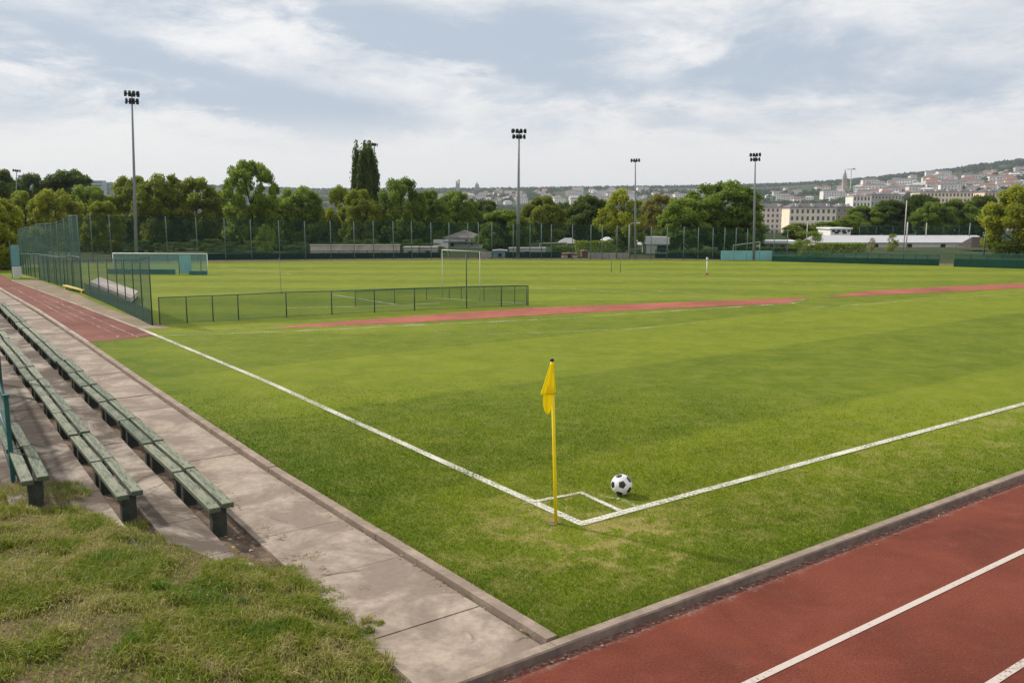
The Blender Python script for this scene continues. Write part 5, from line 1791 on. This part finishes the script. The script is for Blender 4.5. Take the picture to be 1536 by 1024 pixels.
# small houses: a few kinds, each house its own object
def house_proto(w_, d_, h_, rh, wall, roof):
    root = empty('hill_house')
    m_ = MB(); m_.box((0, 0, h_ / 2 - 1), (w_, d_, h_ + 2)); 
    mw, m_ = m_, MB(); X2, Y2 = w_ / 2 + .5, d_ / 2 + .5; k = d_ * .35
    m_.add([(-X2, -Y2, h_ + .01), (X2, -Y2, h_ + .01), (X2, Y2, h_ + .01), (-X2, Y2, h_ + .01), (-X2 + k, 0, h_ + rh), (X2 - k, 0, h_ + rh)], [(3, 2, 1, 0), (0, 1, 5, 4), (1, 2, 5), (2, 3, 4, 5), (3, 0, 4)])
    m_.build('roof', roof, root)
    m_ = mw; n_ = max(2, int(w_ / 4))
    for fl in range(max(1, int(h_ / 3))):
        for i in range(n_):
            m_.box((-w_ / 2 + w_ * (i + .5) / n_, -d_ / 2 - .05, 1.7 + fl * 3), (1.5, .2, 1.4), mi=1)
    m_.build('wall', [wall, WIN], root)
    return root
white_h = plain('white_far_render', (0.82, 0.80, 0.77), .85, var=.12, scale=.1)
KINDS = [(12, 9, 6, 3, palew, tile2, 'pale house with a grey pink roof on the far hillside'), (15, 10, 7, 3, white_h, tile, 'white house with a red-brown roof on the far hillside'),
         (11, 9, 8, 2.6, cream, tile, 'cream house with a red-brown roof on the far hillside'), (20, 11, 8, 2.4, pinkr, slate, 'wide pinkish house with a slate roof on the far hillside'),
         (16, 10, 6, 2.2, white_h, M['roof_pale'], 'white house with a pale roof on the far hillside'), (24, 11, 10, 2, palew, slate, 'large pale block with a slate roof on the far hillside')]
protos = [house_proto(*k[:6]) for k in KINDS]
used = [False] * len(protos)
HG = 'houses scattered over the far hillside'
def put_house(px, py, k=None, s=1.0):
    p = spot(px, py)
    if p is None: return
    k = int(rng.integers(0, len(protos))) if k is None else k
    o = protos[k] if not used[k] else copy_tree(protos[k])
    used[k] = True
    o.location = p
    s_ = s * rng.uniform(.55, 1.0)
    o.scale = (s_, s_, s_ * rng.uniform(.85, 1.15))
    o.rotation_euler = (0, 0, math.atan2(-p.x, p.y) * .8 + rng.uniform(-.5, .5))
    tag(o, KINDS[k][6], 'house', HG)
cnt = 0
def ridge_y(px): return float(np.interp(px, [q[0] for q in RIDGE], [q[1] for q in RIDGE]))
bands = [(690, 1000, 4, 24, 92, .95), (1000, 1180, 5, 24, 30, .9), (1180, 1300, 8, 30, 20, .9), (1300, 1430, 5, 26, 56, 1.0), (1390, 1540, 14, 40, 64, 1.1), (1280, 1420, 18, 32, 34, 1.05), (440, 690, 4, 16, 10, .9)]
for x0, x1, d0, d1, n_, s_ in bands:
    for i in range(n_):
        px = rng.uniform(x0, x1)
        put_house(px, ridge_y(px) + rng.uniform(d0, d1), None, s_)

# towers and crane on the skyline
def tower_point(px, py):
    p = None
    while p is None and py < 320:
        p = spot(px, py); py += 1
    return p
stone = plain('weathered_stone', (0.30, 0.26, 0.25), .9, var=.2, scale=.1)
stone_p = plain('pink_stone', (0.42, 0.32, 0.29), .9, var=.2, scale=.1)
def rot_solid(mb, prof, n=12):
    vs_, fs_ = [], []
    for r_, z in prof:
        for k in range(n):
            a = 2 * math.pi * k / n
            vs_.append((r_ * math.cos(a), r_ * math.sin(a), z))
    for i in range(len(prof) - 1):
        for k in range(n):
            j = (k + 1) % n
            fs_.append((i * n + k, i * n + j, i * n + n + j, i * n + n + k))
    fs_.append(tuple(range((len(prof) - 1) * n, len(prof) * n)))
    mb.add(vs_, fs_)
p = tower_point(1266, 287)
Dp = p.length; ppm = F / p.y
hT = (288 - 255) / ppm
tw = empty('church_tower', p); tag(tw, 'tall domed church tower standing on the right hillside beside a crane', 'tower')
wT = 5.6 / ppm / 2
m_ = MB(); m_.box((0, 0, hT * .22), (wT * 2, wT * 2, hT * .46)); m_.box((0, 0, hT * .455), (wT * 2.2, wT * 2.2, hT * .03)); m_.build('shaft', stone_p, tw)
m_ = MB(); rot_solid(m_, [(wT * 1.0, hT * .47), (wT * 1.1, hT * .55), (wT * 1.05, hT * .65), (wT * .75, hT * .76), (wT * .42, hT * .82), (wT * .36, hT * .88), (wT * .2, hT * .91), (wT * .05, hT)]); m_.build('dome', stone, tw, True)
m_ = MB(); m_.box((0, -wT * .1, hT * .02), (wT * 4, wT * 3, hT * .1)); m_.build('nave', M['offwhite'], tw)
p = tower_point(1275.5, 284); ppm = F / p.y; hC = (286 - 257) / ppm
cr = empty('tower_crane', p); tag(cr, 'thin tower crane right of the domed church tower', 'crane')
m_ = MB(); m_.box((0, 0, hC / 2), (1.0, 1.0, hC)); m_.build('mast', M['offwhite'], cr)
m_ = MB(); m_.box((0, 0, hC), (13, .9, .9)); m_.box((3.5, 0, hC + .6), (3, 1.4, 2.2)); m_.build('jib', M['steel'], cr)
p = tower_point(687, 289); ppm = F / p.y; hT = (291 - 272) / ppm
tt = empty('twin_tower', p); tag(tt, 'slim twin-topped tower on the skyline left of the domed silhouette', 'tower')
m_ = MB(); m_.box((-1.5, 0, hT * .36), (5, 5, hT * .76)); m_.build('shaft', stone, tt)
m_ = MB(); m_.box((2.4, 0, hT * .5), (2.4, 4, hT)); m_.build('shaft', stone, tt)
m_ = MB(); m_.box((-2.6, 0, hT * .81), (3.4, 3.4, hT * .1)); rot_solid(m_, [(1.4, hT * .86), (.2, hT * .95)], 8); m_.build('turret', stone, tt)
p = tower_point(715.5, 289); ppm = F / p.y; hT = (292 - 275) / ppm; wT = 6.6 / ppm / 2
dm = empty('domed_church', p); tag(dm, 'dark domed church silhouette on the skyline right of the twin tower', 'church')
m_ = MB(); m_.box((0, 0, hT * .24), (wT * 2.1, wT * 2, hT * .5)); m_.build('wall', stone, dm)
m_ = MB(); rot_solid(m_, [(wT, hT * .49), (wT * .95, hT * .62), (wT * .62, hT * .76), (wT * .2, hT * .82), (wT * .16, hT * .9), (.1, hT)]); m_.build('dome', stone, dm, True)
# two high-rise blocks over the left trees
for px0, px1, yt, Y, lab in ((34, 47, 263, 900, 'pale blue high-rise block showing over the far left trees'), (143, 158, 271, 950, 'wide bluish block showing over the left tree belt')):
    a, c = D(px0, 300, Y), D(px1, 300, Y); zg = terrain_z(a.x, Y); ht = D(px0, yt, Y).z
    r_ = empty('high_rise', ((a.x + c.x) / 2, Y, zg)); tag(r_, lab, 'high-rise')
    m_ = MB(); m_.box((0, 0, (ht - zg) / 2), (c.x - a.x, 10, ht - zg)); m_.build('wall', plain('blue_grey_cladding', (0.30, 0.38, 0.43), .6), r_)
    for k in range(5):
        m_ = MB(); m_.box((0, -5.03, ht - zg - 2 - k * 3.4), ((c.x - a.x) * .92, .08, 1.5)); m_.build('window_band', WIN, r_)

# woods over the hills: one mass of leafy clumps
ncl = 9000
pts_ = []
while len(pts_) < ncl:
    px = rng.uniform(-60, 1600); dist = rng.uniform(660, 2120) if rng.random() < .75 else rng.uniform(2000, 2110)
    r = ray(px, 318); hr = math.hypot(r.x, r.y)
    x, y = r.x / hr * dist, r.y / hr * dist
    if vnoise(np.array([x]), np.array([y]), .008, 91)[0] + .25 * (dist > 1980) < .40: continue
    pts_.append((x, y, terrain_z(x, y), rng.uniform(2.6, 6.0)))
PT = np.array(pts_)
per = 26
C = np.repeat(PT, per, axis=0)
d_ = rng.normal(0, 1, (len(C), 3)); d_ /= np.linalg.norm(d_, axis=1)[:, None]
d_[:, 2] = np.abs(d_[:, 2])
ctr_ = C[:, :3] + d_ * C[:, 3:4] * np.array([1.1, 1.1, 1.25]) * (.55 + .5 * rng.random((len(C), 1)))
tn = np.repeat(rng.random(ncl), per)
me = leaf_mesh('hillside_woods', ctr_, C[:, 3] * rng.uniform(.55, 1.0, len(C)), np.stack([tn * .7 + .3 * rng.random(len(C)), np.zeros(len(C)), np.zeros(len(C))], 1), .6, d_)
tag(link('hillside_woods', me, make_leaf('leaf_far_woods', (0.012, 0.030, 0.012), (0.040, 0.070, 0.024), (0.05, 0.06, 0.02))), kind='stuff')

# ------------------------------------------------------------------ air
m_ = bpy.data.materials.new('haze')
b = NB(nodes(m_))
pv = b.new('ShaderNodeVolumePrincipled')
pv.inputs['Color'].default_value = (0.80, 0.89, 1.0, 1)
pv.inputs['Density'].default_value = 0.00013
pv.inputs['Anisotropy'].default_value = 0.2
oo = b.new('ShaderNodeOutputMaterial')
b.link(pv.outputs[0], oo.inputs['Volume'])
mb = MB(); mb.box((0, 0, 51), (18400, 18400, 164))
tag(mb.build('haze', m_), kind='stuff')
